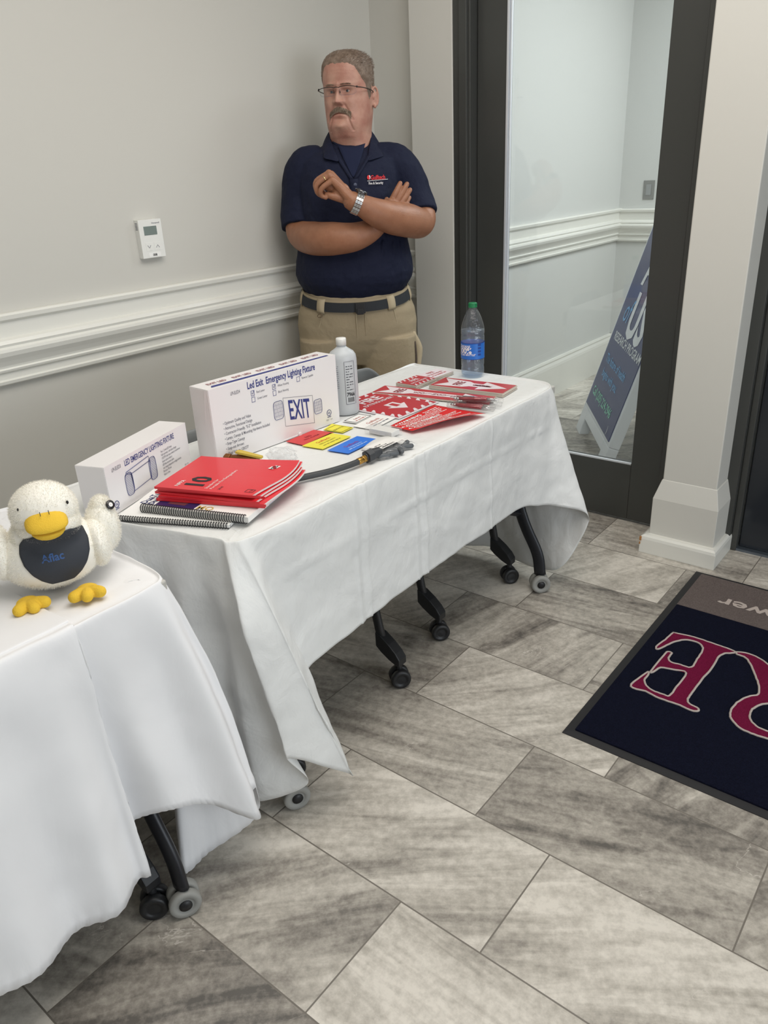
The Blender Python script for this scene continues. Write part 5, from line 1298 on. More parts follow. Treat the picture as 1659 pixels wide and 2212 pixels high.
def face_disp(x, z):
    """outward push of the face at (x from the midline, z)"""
    d = 0.0; ax_ = abs(x)
    # nose: bridge to tip, wings, underside
    if 1.620 < z < 1.705:
        t = (1.690-z)/(1.690-1.641)
        amp = 0.006+0.022*max(0, min(1, t))**1.2
        if z < 1.641: amp = 0.028*max(0, 1-((1.641-z)/0.013)**2)
        if z > 1.690: amp = 0.006*max(0, 1-(z-1.690)/0.015)
        d += amp*g(x, 0.0085+0.0045*max(0, min(1, t)))
    d += 0.0105*g(ax_-0.0145, 0.0065)*g(z-1.638, 0.0075)
    d -= 0.004*g(ax_-0.008, 0.004)*g(z-1.6285, 0.004)
    # eye sockets, lids, brow
    d -= 0.0125*g(ax_-0.030, 0.0155)*g(z-1.674, 0.0105)
    d += 0.0066*g(ax_-0.031, 0.016)*g(z-1.6830, 0.0044)
    d += 0.0056*g(ax_-0.031, 0.015)*g(z-1.6655, 0.0040)
    d -= 0.0022*g(ax_-0.032, 0.016)*g(z-1.659, 0.003)
    d += 0.0052*g(ax_-0.028, 0.024)*g(z-1.6955, 0.0065) + 0.003*g(x, 0.012)*g(z-1.6975, 0.007)
    d -= 0.0016*g(x-0.006, 0.0016)*g(z-1.700, 0.008) + 0.0016*g(x+0.006, 0.0016)*g(z-1.700, 0.008)
    # forehead lines
    for zz in (1.722, 1.733, 1.744): d -= 0.0007*g(z-zz-0.004*math.cos(x*40), 0.0018)*g(x, 0.05)
    # cheeks and the folds beside the nose
    d += 0.0065*g(ax_-0.045, 0.020)*g(z-1.640, 0.018)
    d += 0.0050*g(ax_-0.046, 0.016)*g(z-1.578, 0.018)
    xl = 0.019+(1.635-z)*0.52
    if 1.578 < z < 1.639: d -= 0.0048*g(ax_-xl, 0.0042)
    xm = 0.031+(1.592-z)*0.30
    if 1.545 < z < 1.600: d -= 0.0052*g(ax_-xm, 0.0036)
    # mouth: pressed, corners down
    zm = 1.6060-6.5*x*x
    d += 0.0040*g(x, 0.024)*g(z-1.619, 0.010)
    d -= 0.0085*g(z-zm, 0.0026)*max(0, 1-(ax_/0.031)**4 if ax_ < 0.031 else 0)
    d += 0.0042*g(x, 0.020)*g(z-(zm-0.0075), 0.0055)
    d -= 0.0048*g(x, 0.022)*g(z-1.5850, 0.0050)
    d += 0.0075*g(x, 0.020)*g(z-1.5635, 0.0105)
    d += 0.0040*g(ax_-0.030, 0.02)*g(z-1.527, 0.012)      # full under-chin
    return d
def head_pt(th, z, off=0.0):
    """th = 0 is the face, + to the man's left (picture right)"""
    w, f, b = prof_at(z)
    s_, c = math.sin(th), math.cos(th)
    e = 0.86
    x = w*math.copysign(abs(s_)**e, s_); y = -(f if c > 0 else b)*math.copysign(abs(c)**e, c)
    n = Vector((s_/w, -c/(f if c > 0 else b), 0)).normalized()
    k = max(0.0, c)**0.6 if c > 0 else 0.0
    d = face_disp(x, z)*k
    return head_rot((x + n.x*off*1.0 + n.x*d*0.25, y + n.y*off - d, z))

body = MB()
NZ, NT = 176, 168
rings = []
for i in range(NZ+1):
    z = 1.455+(1.8035-1.455)*(1-(1-i/NZ)**1.15)
    # denser columns on the face
    ring = []
    for j in range(NT):
        u_ = 2*PI*j/NT; th = u_ - 0.42*math.sin(u_)
        ring.append(head_pt(th, z))
    rings.append(ring)
body.loft(rings, 0, True, True)
# ears
for sd in (-1, 1):
    th = sd*math.radians(97)
    c0 = head_pt(th, 1.655); out = (head_rot((sd, 0.30, 1.655))-head_rot((0, 0, 1.655))).normalized(); fwdv = (head_rot((0, -1, 0))-head_rot((0, 0, 0))).normalized()
    back = (-fwdv*0.86+out*0.50).normalized()
    P = []
    for k in range(17):
        a = math.radians(-95+250*k/16)
        rr = 0.0165 if math.sin(a) < 0.2 else 0.0180
        P.append(c0 + out*0.006 + back*(0.006+0.0155*math.cos(a)*1.0) + Vector((0, 0, 0.0305*math.sin(a)+0.002)))
    body.tube(P, [0.0042]*17, 8, 0)
    body.ball((0, 0, 0), 1, 14, 10, 0, Matrix.Translation(c0+out*0.002+back*0.004+Vector((0, 0, 0.0))) @ Matrix((tuple(list(out)+[0]), tuple(list(back)+[0]), (0, 0, 1, 0), (0, 0, 0, 1))).transposed() @ Matrix.Diagonal((0.006, 0.0135, 0.028, 1)))
    body.ball(tuple(c0+out*0.006+back*0.004+Vector((0, 0, -0.028))), (0.006, 0.007, 0.009), 12, 8)
    body.ball(tuple(c0+out*0.008+back*(-0.004)+Vector((0, 0, 0.0))), (0.004, 0.004, 0.008), 10, 8)
# neck into the torso
def ell(cx, cy, z, w, f, b, n=40, e=0.92):
    R = []
    for j in range(n):
        a = 2*PI*j/n; s_, c = math.sin(a), math.cos(a)
        R.append((cx+w*math.copysign(abs(s_)**e, s_), cy-(f if c > 0 else b)*math.copysign(abs(c)**e, c), z))
    return R
TX = -0.018
body.loft([ell(-0.003, 0.012, 1.545, 0.070, 0.055, 0.075), ell(-0.005, 0.014, 1.505, 0.074, 0.060, 0.078), ell(-0.010, 0.012, 1.475, 0.094, 0.068, 0.085), ell(TX, 0.008, 1.44, 0.150, 0.090, 0.10), ell(TX, 0, 1.36, 0.178, 0.125, 0.11),
           ell(TX, 0, 1.22, 0.182, 0.150, 0.11), ell(TX, 0, 1.08, 0.200, 0.175, 0.10), ell(TX, 0, 0.98, 0.195, 0.135, 0.10), ell(TX, 0, 0.86, 0.205, 0.120, 0.12), ell(TX, 0, 0.78, 0.200, 0.11, 0.11)], 0)
for sd in (-1, 1):
    hx = TX+sd*0.115
    body.tube([(hx, 0, 0.84), (hx+sd*0.005, -0.005, 0.64), (hx+sd*0.008, -0.01, 0.48), (hx+sd*0.010, 0.012, 0.33), (hx+sd*0.010, 0.02, 0.10)], [0.098, 0.082, 0.060, 0.058, 0.040], 20)
    body.tube([(hx+sd*0.012, 0.05, 0.045), (hx+sd*0.02, -0.04, 0.045), (hx+sd*0.03, -0.15, 0.035)], [0.036, 0.038, 0.030], 14)
# arms.  right arm (picture left) goes under, left arm over
sm = lambda P, n=5: spline(P, n)
def rlerp(R, n):
    out = []
    for i in range(len(R)-1):
        for k in range(n): out.append(R[i]+(R[i+1]-R[i])*k/n)
    return out+[R[-1]]
body.tube(sm([(-0.180, 0.005, 1.425), (-0.205, 0.0, 1.32), (-0.216, -0.030, 1.235), (-0.207, -0.070, 1.198), (-0.160, -0.150, 1.190), (-0.090, -0.205, 1.190), (-0.01, -0.222, 1.194), (0.055, -0.205, 1.215), (0.098, -0.185, 1.252)], 10),
          rlerp([0.066, 0.062, 0.058, 0.056, 0.060, 0.0585, 0.050, 0.0395, 0.032], 10), 40)
body.tube(sm([(0.150, 0.005, 1.425), (0.205, 0.0, 1.33), (0.246, -0.030, 1.255), (0.240, -0.075, 1.222), (0.190, -0.150, 1.236), (0.130, -0.215, 1.252), (0.070, -0.262, 1.276), (0.025, -0.283, 1.300), (-0.012, -0.287, 1.318)], 10),
          rlerp([0.066, 0.062, 0.056, 0.055, 0.060, 0.0575, 0.0475, 0.0375, 0.0325], 10), 40)
# left hand: back of the hand up, fingers curled down
W0 = Vector((-0.010, -0.286, 1.318))
mcp = [(-0.078, -0.248, 1.406), (-0.086, -0.268, 1.410), (-0.084, -0.287, 1.403), (-0.074, -0.303, 1.388)]
pip = [(-0.122, -0.243, 1.393), (-0.131, -0.265, 1.386), (-0.128, -0.287, 1.376), (-0.113, -0.305, 1.364)]
dip = [(-0.126, -0.243, 1.366), (-0.133, -0.264, 1.359), (-0.130, -0.284, 1.351), (-0.117, -0.301, 1.343)]
tip = [(-0.110, -0.243, 1.351), (-0.116, -0.262, 1.344), (-0.113, -0.280, 1.337), (-0.102, -0.296, 1.333)]
fr_r = [(0.0112, 0.0102, 0.0090, 0.0080), (0.0115, 0.0104, 0.0092, 0.0082), (0.0110, 0.0100, 0.0088, 0.0078), (0.0100, 0.0090, 0.0079, 0.0070)]
for k in range(4):
    body.tube(sm([tuple(W0+Vector((0.0, (k-1.5)*-0.009, 0.002))), tuple(Vector(mcp[k])*0.55+W0*0.45), mcp[k]], 4), rlerp([0.0205, 0.0165, fr_r[k][0]+0.0015], 4), 14)
    body.tube(sm([mcp[k], pip[k], dip[k], tip[k]], 4), rlerp(list(fr_r[k]), 4), 12)
body.ball((-0.048, -0.277, 1.352), (0.032, 0.027, 0.027), 16, 10); body.ball((-0.082, -0.270, 1.372), (0.026, 0.024, 0.024), 16, 10)
body.tube(sm([(-0.022, -0.268, 1.322), (-0.052, -0.285, 1.330), (-0.080, -0.292, 1.337), (-0.098, -0.288, 1.343)], 4), rlerp([0.019, 0.0155, 0.0120, 0.0095], 4), 12)
# right hand lying on the left upper arm
W1 = Vector((0.098, -0.185, 1.252))
m2_ = [(0.136, -0.164, 1.312), (0.150, -0.161, 1.302), (0.162, -0.158, 1.290), (0.170, -0.154, 1.276)]
t2_ = [(0.167, -0.146, 1.364), (0.192, -0.138, 1.360), (0.203, -0.134, 1.340), (0.200, -0.132, 1.314)]
for k in range(4):
    a = Vector(m2_[k]); b = Vector(t2_[k])
    body.tube(sm([tuple(W1), tuple((W1+a)/2), tuple(a)], 4), rlerp([0.019, 0.0155, 0.0115], 4), 12)
    body.tube(sm([tuple(a), tuple(a.lerp(b, 0.42)+Vector((0, -0.006, 0))), tuple(a.lerp(b, 0.75)+Vector((0, -0.004, 0))), tuple(b)], 4), rlerp([q*1.12 for q in fr_r[k]], 4), 12)
body.ball((0.130, -0.172, 1.285), (0.030, 0.020, 0.034), 16, 10)
body.tube(sm([(0.100, -0.186, 1.262), (0.108, -0.160, 1.290), (0.116, -0.138, 1.312)], 4), rlerp([0.016, 0.0125, 0.009], 4), 12)
body.build('body', M_skin, man, remesh=0.0021, smooth_it=2)

# eyes behind the lenses
for sd in (-1, 1):
    th = math.asin(max(-1, min(1, 0.030*sd/0.0855)))
    c = head_rot((0.0300*sd, -0.0706, 1.6742))
    gaze = (head_rot((-0.10, -1, 0.02))-head_rot((0, 0, 0))).normalized()
    e_ = MB(); e_.ball(tuple(c), 0.0112, 22, 14, 0); ev = e_.build('eye', mat('eye_white', rgb(206, 196, 190), 0.25) if sd < 0 else bpy.data.materials['eye_white'], man)
    Mx = Matrix.Translation(c+gaze*0.0102) @ gaze.to_track_quat('Z', 'Y').to_matrix().to_4x4()
    i_ = MB(); i_.lathe([(0.0002, 0.0016), (0.0028, 0.0014), (0.0056, 0.0002), (0.0058, -0.001)], 20, 0, Mx, True, False); i_.lathe([(0.0001, 0.0019), (0.0026, 0.0017)], 16, 1, Mx, True, False)
    i_.build('iris', [mat('blue_grey_iris', rgb(84, 92, 98), 0.2) if sd < 0 else bpy.data.materials['blue_grey_iris'], M_blackink], ev)

# hair: close cap plus short brushed strands
def hairline(th):
    a = abs(math.degrees(th))
    pts = [(0, 1.757), (14, 1.758), (28, 1.754), (42, 1.742), (52, 1.722), (62, 1.705), (72, 1.690), (78, 1.668), (84, 1.642), (90, 1.650), (96, 1.690), (106, 1.684), (116, 1.640), (128, 1.605), (150, 1.580), (180, 1.572)]
    for (a0, z0), (a1, z1) in zip(pts, pts[1:]):
        if a0 <= a <= a1: return z0+(z1-z0)*(a-a0)/(a1-a0)
    return pts[-1][1]
hm = MB(); NT2, NZ2 = 120, 26; V = []
def hair_off(th, z):
    hl = hairline(th); e = min(1.0, max(0, (z-hl)/0.018))
    top = max(0, (z-1.74)/0.06)
    return e*(0.0030+0.0030*min(1, top)) - 0.0012*(1-e)
for i in range(NZ2+1):
    for j in range(NT2):
        th = -PI+2*PI*j/NT2; hl = hairline(th)
        z = hl+(1.8034-hl)*(1-(1-i/NZ2)**1.4)
        off = hair_off(th, z)
        p = head_pt(th, z, off); p.z += (0.006*max(0, (z-1.775)/0.028))
        p += Vector((1, 1, 1))*0.0014*noise.noise(Vector((math.cos(th)*14, math.sin(th)*14, z*90)))
        V.append(p)
F = [(i*NT2+j, i*NT2+(j+1) % NT2, (i+1)*NT2+(j+1) % NT2, (i+1)*NT2+j) for i in range(NZ2) for j in range(NT2)]
F.append(tuple(NZ2*NT2+j for j in range(NT2)))
hm.add(V, F, 0, True)
def strand(mb, p, d, l, w, m=0, bend=None):
    sd_ = d.cross(Vector((random.gauss(0, 1), random.gauss(0, 1), random.gauss(0, 1)))).normalized()*w
    q = p+d*l*0.55; e = p+(d+(bend or Vector((0, 0, 0)))).normalized()*l
    mb.add([p-sd_, p+sd_, q+sd_*0.8, q-sd_*0.8, e], [(0, 1, 2, 3), (3, 2, 4)], m, True)
cen = head_rot((0, 0.005, 1.70))
for _ in range(5200):
    th = random.uniform(-PI, PI); hl = hairline(th)
    z = hl+(1.8030-hl)*(1-(1-random.random())**1.5)
    p = head_pt(th, z, hair_off(th, z)-0.001); p.z += (0.001*max(0, (z-1.775)/0.028))
    n = (p-cen).normalized()
    tp_ = max(0, min(1, (z-1.735)/0.05))
    comb = head_rot((0.55, 0.45, 0))-head_rot((0, 0, 0)) if tp_ > 0.3 else Vector((0, 0, -1))
    d = (n*(0.30 if tp_ > 0.3 else 0.18)+comb.normalized()*0.8+Vector((random.gauss(0, .25), random.gauss(0, .25), random.gauss(0, .2)))).normalized()
    strand(hm, p, d, 0.006+0.007*tp_*random.uniform(0.6, 1.2), 0.00045, 0 if random.random() < (0.86 if tp_ > 0.3 else 0.6) else 1)
hm.build('hair', [M_hair, mat('silver_hair', rgb(178, 172, 164), 0.5)], man)
# brows and moustache
for sd in (-1, 1):
    bm_ = MB()
    for _ in range(170):
        x = sd*(0.012+0.034*random.random()); z = 1.6930+0.0018*math.sin((abs(x)-0.012)/0.034*PI*0.9)+random.uniform(-.0022, .0022)
        th = math.copysign(math.asin(min(1, (abs(x)/0.0855)))**(1/0.86) if False else math.asin(min(1, (abs(x)/0.0855)**(1/0.86))), x)
        p = head_pt(th, z, -0.0002)
        d = (head_rot((sd*0.8, -0.35, 0.25))-head_rot((0, 0, 0))).normalized()
        strand(bm_, p, (d+Vector((random.gauss(0, .15), random.gauss(0, .15), random.gauss(0, .15)))).normalized(), 0.006, 0.00026)
    bm_.build('eyebrow', M_stache, man)
ms = MB()
for _ in range(1900):
    x = random.uniform(-0.041, 0.041) if random.random() < 0.6 else random.gauss(0, 0.016)
    if abs(x) > 0.041: continue
    ax_ = abs(x)
    zt = 1.6255-0.16*ax_-6.0*ax_*ax_; zb = 1.6125-0.10*ax_-9.5*ax_*ax_
    if ax_ > 0.030: zb -= (ax_-0.030)*1.0
    z = random.uniform(zb, zt)
    th = math.copysign(math.asin(min(1, (ax_/0.0835)**(1/0.86))), x)
    p = head_pt(th, z, 0.0)
    sgn = math.copysign(1, x)
    d = (head_rot((sgn*(0.20+12*ax_), -0.45, -0.85))-head_rot((0, 0, 0))).normalized()
    strand(ms, p, (d+Vector((random.gauss(0, .12), random.gauss(0, .12), random.gauss(0, .1)))).normalized(), 0.0085, 0.00042, bend=Vector((0, 0, -0.3)))
ms.build('moustache', M_stache, man)

# glasses
gl = MB()
def gp(x, y, z): return head_rot((x*(1.17 if abs(x) < 0.075 else 1.0+0.17*max(0, (0.093-abs(x))/0.018)), y-0.004, z))
ZB = 1.6860
def brow_bar(sd):
    return [gp(sd*0.0085, -0.1060, ZB-0.0022), gp(sd*0.016, -0.1060, ZB+0.0006), gp(sd*0.034, -0.1035, ZB+0.0016), gp(sd*0.052, -0.0985, ZB-0.0005), gp(sd*0.0610, -0.0945, ZB-0.0026)]
for sd in (-1, 1):
    gl.tube(spline([tuple(p) for p in brow_bar(sd)], 5), 0.0012, 8, 0)
    gl.tube(spline([tuple(gp(sd*0.0605, -0.0945, ZB-0.002)), tuple(gp(sd*0.0660, -0.089, ZB-0.004)), tuple(gp(sd*0.0715, -0.078, ZB-0.0045)), tuple(gp(sd*0.0800, -0.050, ZB-0.006)), tuple(gp(sd*0.0900, 0.000, ZB-0.010)), tuple(gp(sd*0.0930, 0.014, ZB-0.016))], 4), 0.0016, 8, 0)
    gl.ball(tuple(gp(sd*0.0635, -0.0925, ZB-0.0030)), (0.0030, 0.0030, 0.0036), 10, 8, 0)
    gl.tube(spline([tuple(gp(sd*0.0100, -0.1055, ZB-0.008)), tuple(gp(sd*0.0085, -0.1020, ZB-0.014))], 3), 0.0007, 6, 0)
    gl.ball(tuple(gp(sd*0.0100, -0.1000, ZB-0.016)), (0.0018, 0.003, 0.004), 8, 6, 0)
gl.tube(spline([tuple(gp(-0.0088, -0.1060, ZB-0.0020)), tuple(gp(0, -0.1085, ZB-0.0005)), tuple(gp(0.0088, -0.1060, ZB-0.0020))], 5), 0.0012, 8, 0)
gg = gl.build('glasses', M_gun, man)
M_lens = clear_mat('spectacle_lens', (0.93, 0.93, 0.93, 1), 0.02, 0.02)
for sd in (-1, 1):
    top = spline([tuple(p) for p in brow_bar(sd)], 4); l_ = MB(); n = len(top); V = []
    for k, p in enumerate(top):
        t = k/(n-1); depth = 0.0285*math.sin(PI*min(1, max(0.0, 0.16+0.76*t)))**0.5
        V.append(p); V.append(p+Vector((0, 0, -depth))+(head_rot((0, 0.004, 0))-head_rot((0, 0, 0))))
    l_.add(V, [(2*k, 2*k+1, 2*k+3, 2*k+2) for k in range(n-1)], 0, True); l_.build('lens', M_lens, gg)
    l_ = MB(); l_.tube([V[2*k+1] for k in range(n)], 0.00035, 5, 0); l_.build('lens_rim', M_greyink, gg)

# ---- polo shirt
sh = MB()
def shirt_ring(z, w, f, b, cy=0.0, cx=TX): return ell(cx, cy, z, w, f, b, 64, 0.90)
sh.loft([shirt_ring(1.515, 0.084, 0.060, 0.090, 0.012, -0.006), shirt_ring(1.497, 0.112, 0.072, 0.096, 0.012, -0.010), shirt_ring(1.478, 0.158, 0.092, 0.105, 0.008), shirt_ring(1.450, 0.188, 0.115, 0.118), shirt_ring(1.40, 0.198, 0.145, 0.125), shirt_ring(1.33, 0.203, 0.168, 0.130),
         shirt_ring(1.25, 0.206, 0.180, 0.130), shirt_ring(1.17, 0.214, 0.192, 0.128), shirt_ring(1.10, 0.228, 0.204, 0.126), shirt_ring(1.05, 0.234, 0.206, 0.124), shirt_ring(1.020, 0.226, 0.198, 0.122), shirt_ring(0.998, 0.210, 0.186, 0.119), shirt_ring(0.968, 0.194, 0.162, 0.112), shirt_ring(0.945, 0.190, 0.135, 0.112)], 0)
sh.tube(sm([(-0.120, 0.004, 1.440), (-0.176, 0.004, 1.432), (-0.202, 0.002, 1.375), (-0.209, -0.006, 1.31), (-0.214, -0.024, 1.245), (-0.214, -0.034, 1.222)], 5), rlerp([0.068, 0.072, 0.074, 0.0755, 0.0765, 0.076], 5), 26, 0, False)
sh.tube(sm([(0.085, 0.004, 1.440), (0.160, 0.004, 1.430), (0.202, 0.002, 1.375), (0.220, -0.006, 1.32), (0.236, -0.024, 1.268), (0.240, -0.034, 1.248)], 5), rlerp([0.068, 0.071, 0.072, 0.072, 0.072, 0.0715], 5), 26, 0, False)
# hanging folds on the picture-right side of the belly, and pull lines at the arms
for (x0, z0, x1, z1, r_) in ((0.095, 1.17, 0.085, 1.09, 0.006), (0.135, 1.165, 0.130, 1.085, 0.007), (0.165, 1.16, 0.158, 1.075, 0.006)):
    def fy(x, z): 
        return -0.198*max(0.0, 1-abs((x-TX)/0.228)**2.2)**0.45
    sh.tube([(x0, fy(x0, z0)+0.002, z0), ((x0+x1)/2, fy((x0+x1)/2, 0)-0.001, (z0+z1)/2), (x1, fy(x1, z1)+0.004, z1)], [r_*0.6, r_, r_*0.4], 8)
shirt = sh.build('polo_shirt', M_navy, man, remesh=0.004, smooth_it=6)
dt = shirt.modifiers.new('wrinkles', 'DISPLACE')
tx = bpy.data.textures.new('cloth_wrinkles', 'CLOUDS'); tx.noise_scale = 0.075; tx.noise_depth = 2
dt.texture = tx; dt.strength = 0.010; dt.mid_level = 0.5; dt.texture_coords = 'LOCAL'

def chest_y(x, z, off=0.0):
    ks = [(1.515, 0.084, 0.060), (1.497, 0.112, 0.072), (1.478, 0.158, 0.092), (1.450, 0.188, 0.115), (1.40, 0.198, 0.145), (1.33, 0.203, 0.168), (1.25, 0.206, 0.180), (1.17, 0.214, 0.192), (1.10, 0.228, 0.204)]
    for (z0, w0, f0), (z1, w1, f1) in zip(ks, ks[1:]):
        if z1 <= z <= z0:
            t = (z-z0)/(z1-z0); w = w0+(w1-w0)*t; f = f0+(f1-f0)*t
            q = max(0.0, 1-abs((x-TX)/w)**(2/0.9)); return -f*q**(0.45) - off
    return -0.06-off
# tee showing in the open neck, placket, collar
cm = MB(); nn = 14; V = []
for i in range(nn+1):
    hw = 0.050*(1-i/nn)**0.9+0.001
    for k in range(9):
        x = -0.002+hw*(k/4-1); z = 1.496-0.104*i/nn+0.008*(1-i/nn)**2*(k/4-1)**2; V.append((x, chest_y(x, z, 0.0065-0.002*(i/nn)), z))
cm.add(V, [(i*9+k, (i+1)*9+k, (i+1)*9+k+1, i*9+k+1) for i in range(nn) for k in range(8)], 0, True)
cm.build('undershirt', M_navy2, man, solid=0.002)
ct = MB()
ct.tube([(0.072*math.sin(a)-0.008, -0.071*math.cos(a)*1.0+0.004, 1.494+0.046*(1-math.cos(a))**1.15) for a in [math.radians(-56+112*k/20) for k in range(21)]], 0.0055, 8)
ct.build('tee_neckband', M_navy, man)
# collar: stand rising at the neck sides, then two pointed wings lying on the chest
for sd in (-1, 1):
    c_ = MB(); V = []; n1 = 16
    for k in range(n1+1):
        t = k/n1
        a = math.radians(178*(1-t)+38*t)      # from the nape round to the front
        nx_c = -0.004; 
        xt = nx_c+sd*0.0770*math.sin(a); yt = 0.014-0.0770*math.cos(a)
        zt = 1.588-0.088*t**1.5
        fall = 0.040+0.022*t
        xo = nx_c+sd*(0.084*math.sin(a)+0.016*math.sin(a)+0.010*t)
        yo = 0.014-(0.082+0.014)*math.cos(a)
        zo = zt-fall*0.85
        if t > 0.55:
            q = (t-0.55)/0.45
            ex = sd*((0.140 if sd > 0 else 0.122)-0.018*q); ez = 1.512-0.054*q
            ey = chest_y(-0.004+ex, ez, 0.012)
            xo, yo, zo = xo*(1-q)+(-0.004+ex)*q, yo*(1-q)+ey*q, zo*(1-q)+ez*q
            xi, zi = sd*(0.078-(0.026 if sd > 0 else 0.036)*q)-0.004, 1.520-0.080*q
            yi = chest_y(xi, zi, 0.012)
            xt, yt, zt = xt*(1-q)+xi*q, yt*(1-q)+yi*q, zt*(1-q)+zi*q
        V.append((xt, yt, zt)); V.append(((xt+xo)/2+sd*0.002, (yt+yo)/2-0.005, (zt+zo)/2+0.003)); V.append((xo, yo, zo))
    c_.add(V, [(3*k+m_, 3*k+3+m_, 3*k+4+m_, 3*k+1+m_) for k in range(n1) for m_ in (0, 1)], 0, True)
    c_.build('collar', M_navy, man, solid=0.003, subsurf=1)
pk = MB()
for sd in (-1, 1):
    V = []
    for k in range(9):
        t = k/8; z = 1.462-0.075*t; xi = sd*((0.056 if sd > 0 else 0.046)*(1-t))-0.002; 
        for w_ in (0.0, 0.013): 
            x = xi+sd*w_; V.append((x, chest_y(x, z, 0.0085), z))
    pk.add(V, [(2*k, 2*k+1, 2*k+3, 2*k+2) if sd < 0 else (2*k, 2*k+2, 2*k+3, 2*k+1) for k in range(8)], 0, True)
V = []
for k in range(5):
    z = 1.387-0.05*k/4
    for x in (-0.016, 0.014): V.append((x, chest_y(x, z, 0.0065), z))
pk.add(V, [(2*k, 2*k+1, 2*k+3, 2*k+2) for k in range(4)], 0, True)
pk.build('placket', M_navy, man, solid=0.002)
bt = MB(); z = 1.368; yb = chest_y(0.003, z, 0.008)
bt.lathe([(0.0005, 0), (0.0052, 0), (0.0058, 0.0010), (0.0050, 0.0016), (0.003, 0.0011), (0.0005, 0.0011)], 18, 0, Matrix.Translation((0.003, yb, z)) @ Matrix.Rotation(PI/2, 4, 'X')); bt.build('button', mat('grey_button', rgb(86, 92, 112), 0.35), man)
# chest embroidery
lg = MB()
def emb(txt, size, x0, z0, m, xs=1.0, bold=0.03):
    V, F, w_ = text_geo(txt, 3, bold); lg.add([(x0+x*size*xs, chest_y(x0+x*size*xs, z0+y*size, 0.0072), z0+y*size) for x, y in V], F, m)
emb('Gulftech', 0.0205, 0.0605, 1.3815, 0, 0.76, 0.022); emb('Fire & Security', 0.0122, 0.0520, 1.3655, 1, 0.73, 0.012)
lg.add([(x, chest_y(x, z_, 0.0072), z_) for x, z_ in ((0.0480, 1.3770), (0.085, 1.3782), (0.124, 1.3795), (0.124, 1.3808), (0.085, 1.3795), (0.0480, 1.3785))], [(0, 1, 2, 3, 4, 5)], 1)
fl = [(0.053+0.0055*math.cos(a), 1.3895+0.0075*math.sin(a)) for a in [2*PI*k/14 for k in range(14)]]
lg.add([(x, chest_y(x, z_, 0.0070), z_) for x, z_ in fl], [tuple(range(14))], 0)
fl = [(0.0570, 1.3975), (0.0600, 1.391), (0.0585, 1.384), (0.0545, 1.382), (0.0575, 1.386), (0.0565, 1.391), (0.0550, 1.394)]
lg.add([(x, chest_y(x, z_, 0.0076), z_) for x, z_ in fl], [tuple(range(6, -1, -1))], 1)
lg.build('embroidery', [mat('red_thread', rgb(206, 40, 44), 0.7), mat('white_thread', rgb(226, 224, 226), 0.7)], man)

# ---- watch and ring
wp = Vector((0.006, -0.286, 1.309)); wd_ = (Vector((-0.012, -0.287, 1.318))-Vector((0.025, -0.283, 1.300))).normalized()
upv = (Vector((0.18, -0.02, 1))-wd_*Vector((0.18, -0.02, 1)).dot(wd_)).normalized(); sdv = wd_.cross(upv)
wa = MB()
for k in range(20):
    a = 2*PI*(k+0.5)/20
    if abs(math.atan2(math.sin(a), math.cos(a))) < 0.42: continue
    rr = 0.0372
    nrm = upv*math.cos(a)+sdv*math.sin(a); tv = -upv*math.sin(a)+sdv*math.cos(a)
    c = wp+nrm*rr
    for off, wdt in ((-0.0086, 0.0038), (0.0, 0.0044), (0.0086, 0.0038)):
        V = []
        for dn in (-0.0014, 0.0018):
            for sx, sy in ((-1, -1), (1, -1), (1, 1), (-1, 1)): V.append(c+wd_*(off+sx*wdt)+tv*(sy*0.0050)+nrm*dn)
        wa.add(V, [(0,3,2,1),(4,5,6,7),(0,1,5,4),(1,2,6,5),(2,3,7,6),(3,0,4,7)], 0)
wch = wa.build('watch_band', M_chrome, man, bevel=0.0005)
Mx = Matrix.Translation(wp+upv*0.0360) @ upv.to_track_quat('Z', 'Y').to_matrix().to_4x4()
wc = MB(); wc.lathe([(0.001, 0.0), (0.0190, 0.0), (0.0205, 0.003), (0.0205, 0.0085), (0.0185, 0.0110), (0.0165, 0.0112), (0.0163, 0.0095)], 36, 0, Mx, True, False)
wc.cyl(tuple(wp+upv*0.042+sdv*0.0+wd_*0.0205), tuple(wp+upv*0.042+wd_*0.0245), 0.0028, 10)
wc.build('watch_case', mat('dark_steel_case', rgb(110, 110, 112), 0.25, 0.95), wch)
wc = MB(); wc.lathe([(0.0003, 0.0100), (0.0163, 0.0100)], 32, 0, Mx, True, False); wc.build('watch_face', mat('black_dial', rgb(22, 22, 26), 0.1), wch)
rg = MB(); a = Vector(mcp[2]); b = Vector(pip[2]); d_ = (b-a).normalized(); c = a.lerp(b, 0.36)
u1 = d_.orthogonal().normalized(); v1 = d_.cross(u1)
rg.tube([tuple(c+(u1*math.cos(q)+v1*math.sin(q))*0.0112+Vector((0, 0, 0))) for q in [2*PI*k/20 for k in range(21)]], 0.0020, 8, 0, False)
rg.build('ring', mat('gold_ring', rgb(226, 200, 150), 0.2, 1.0), man)

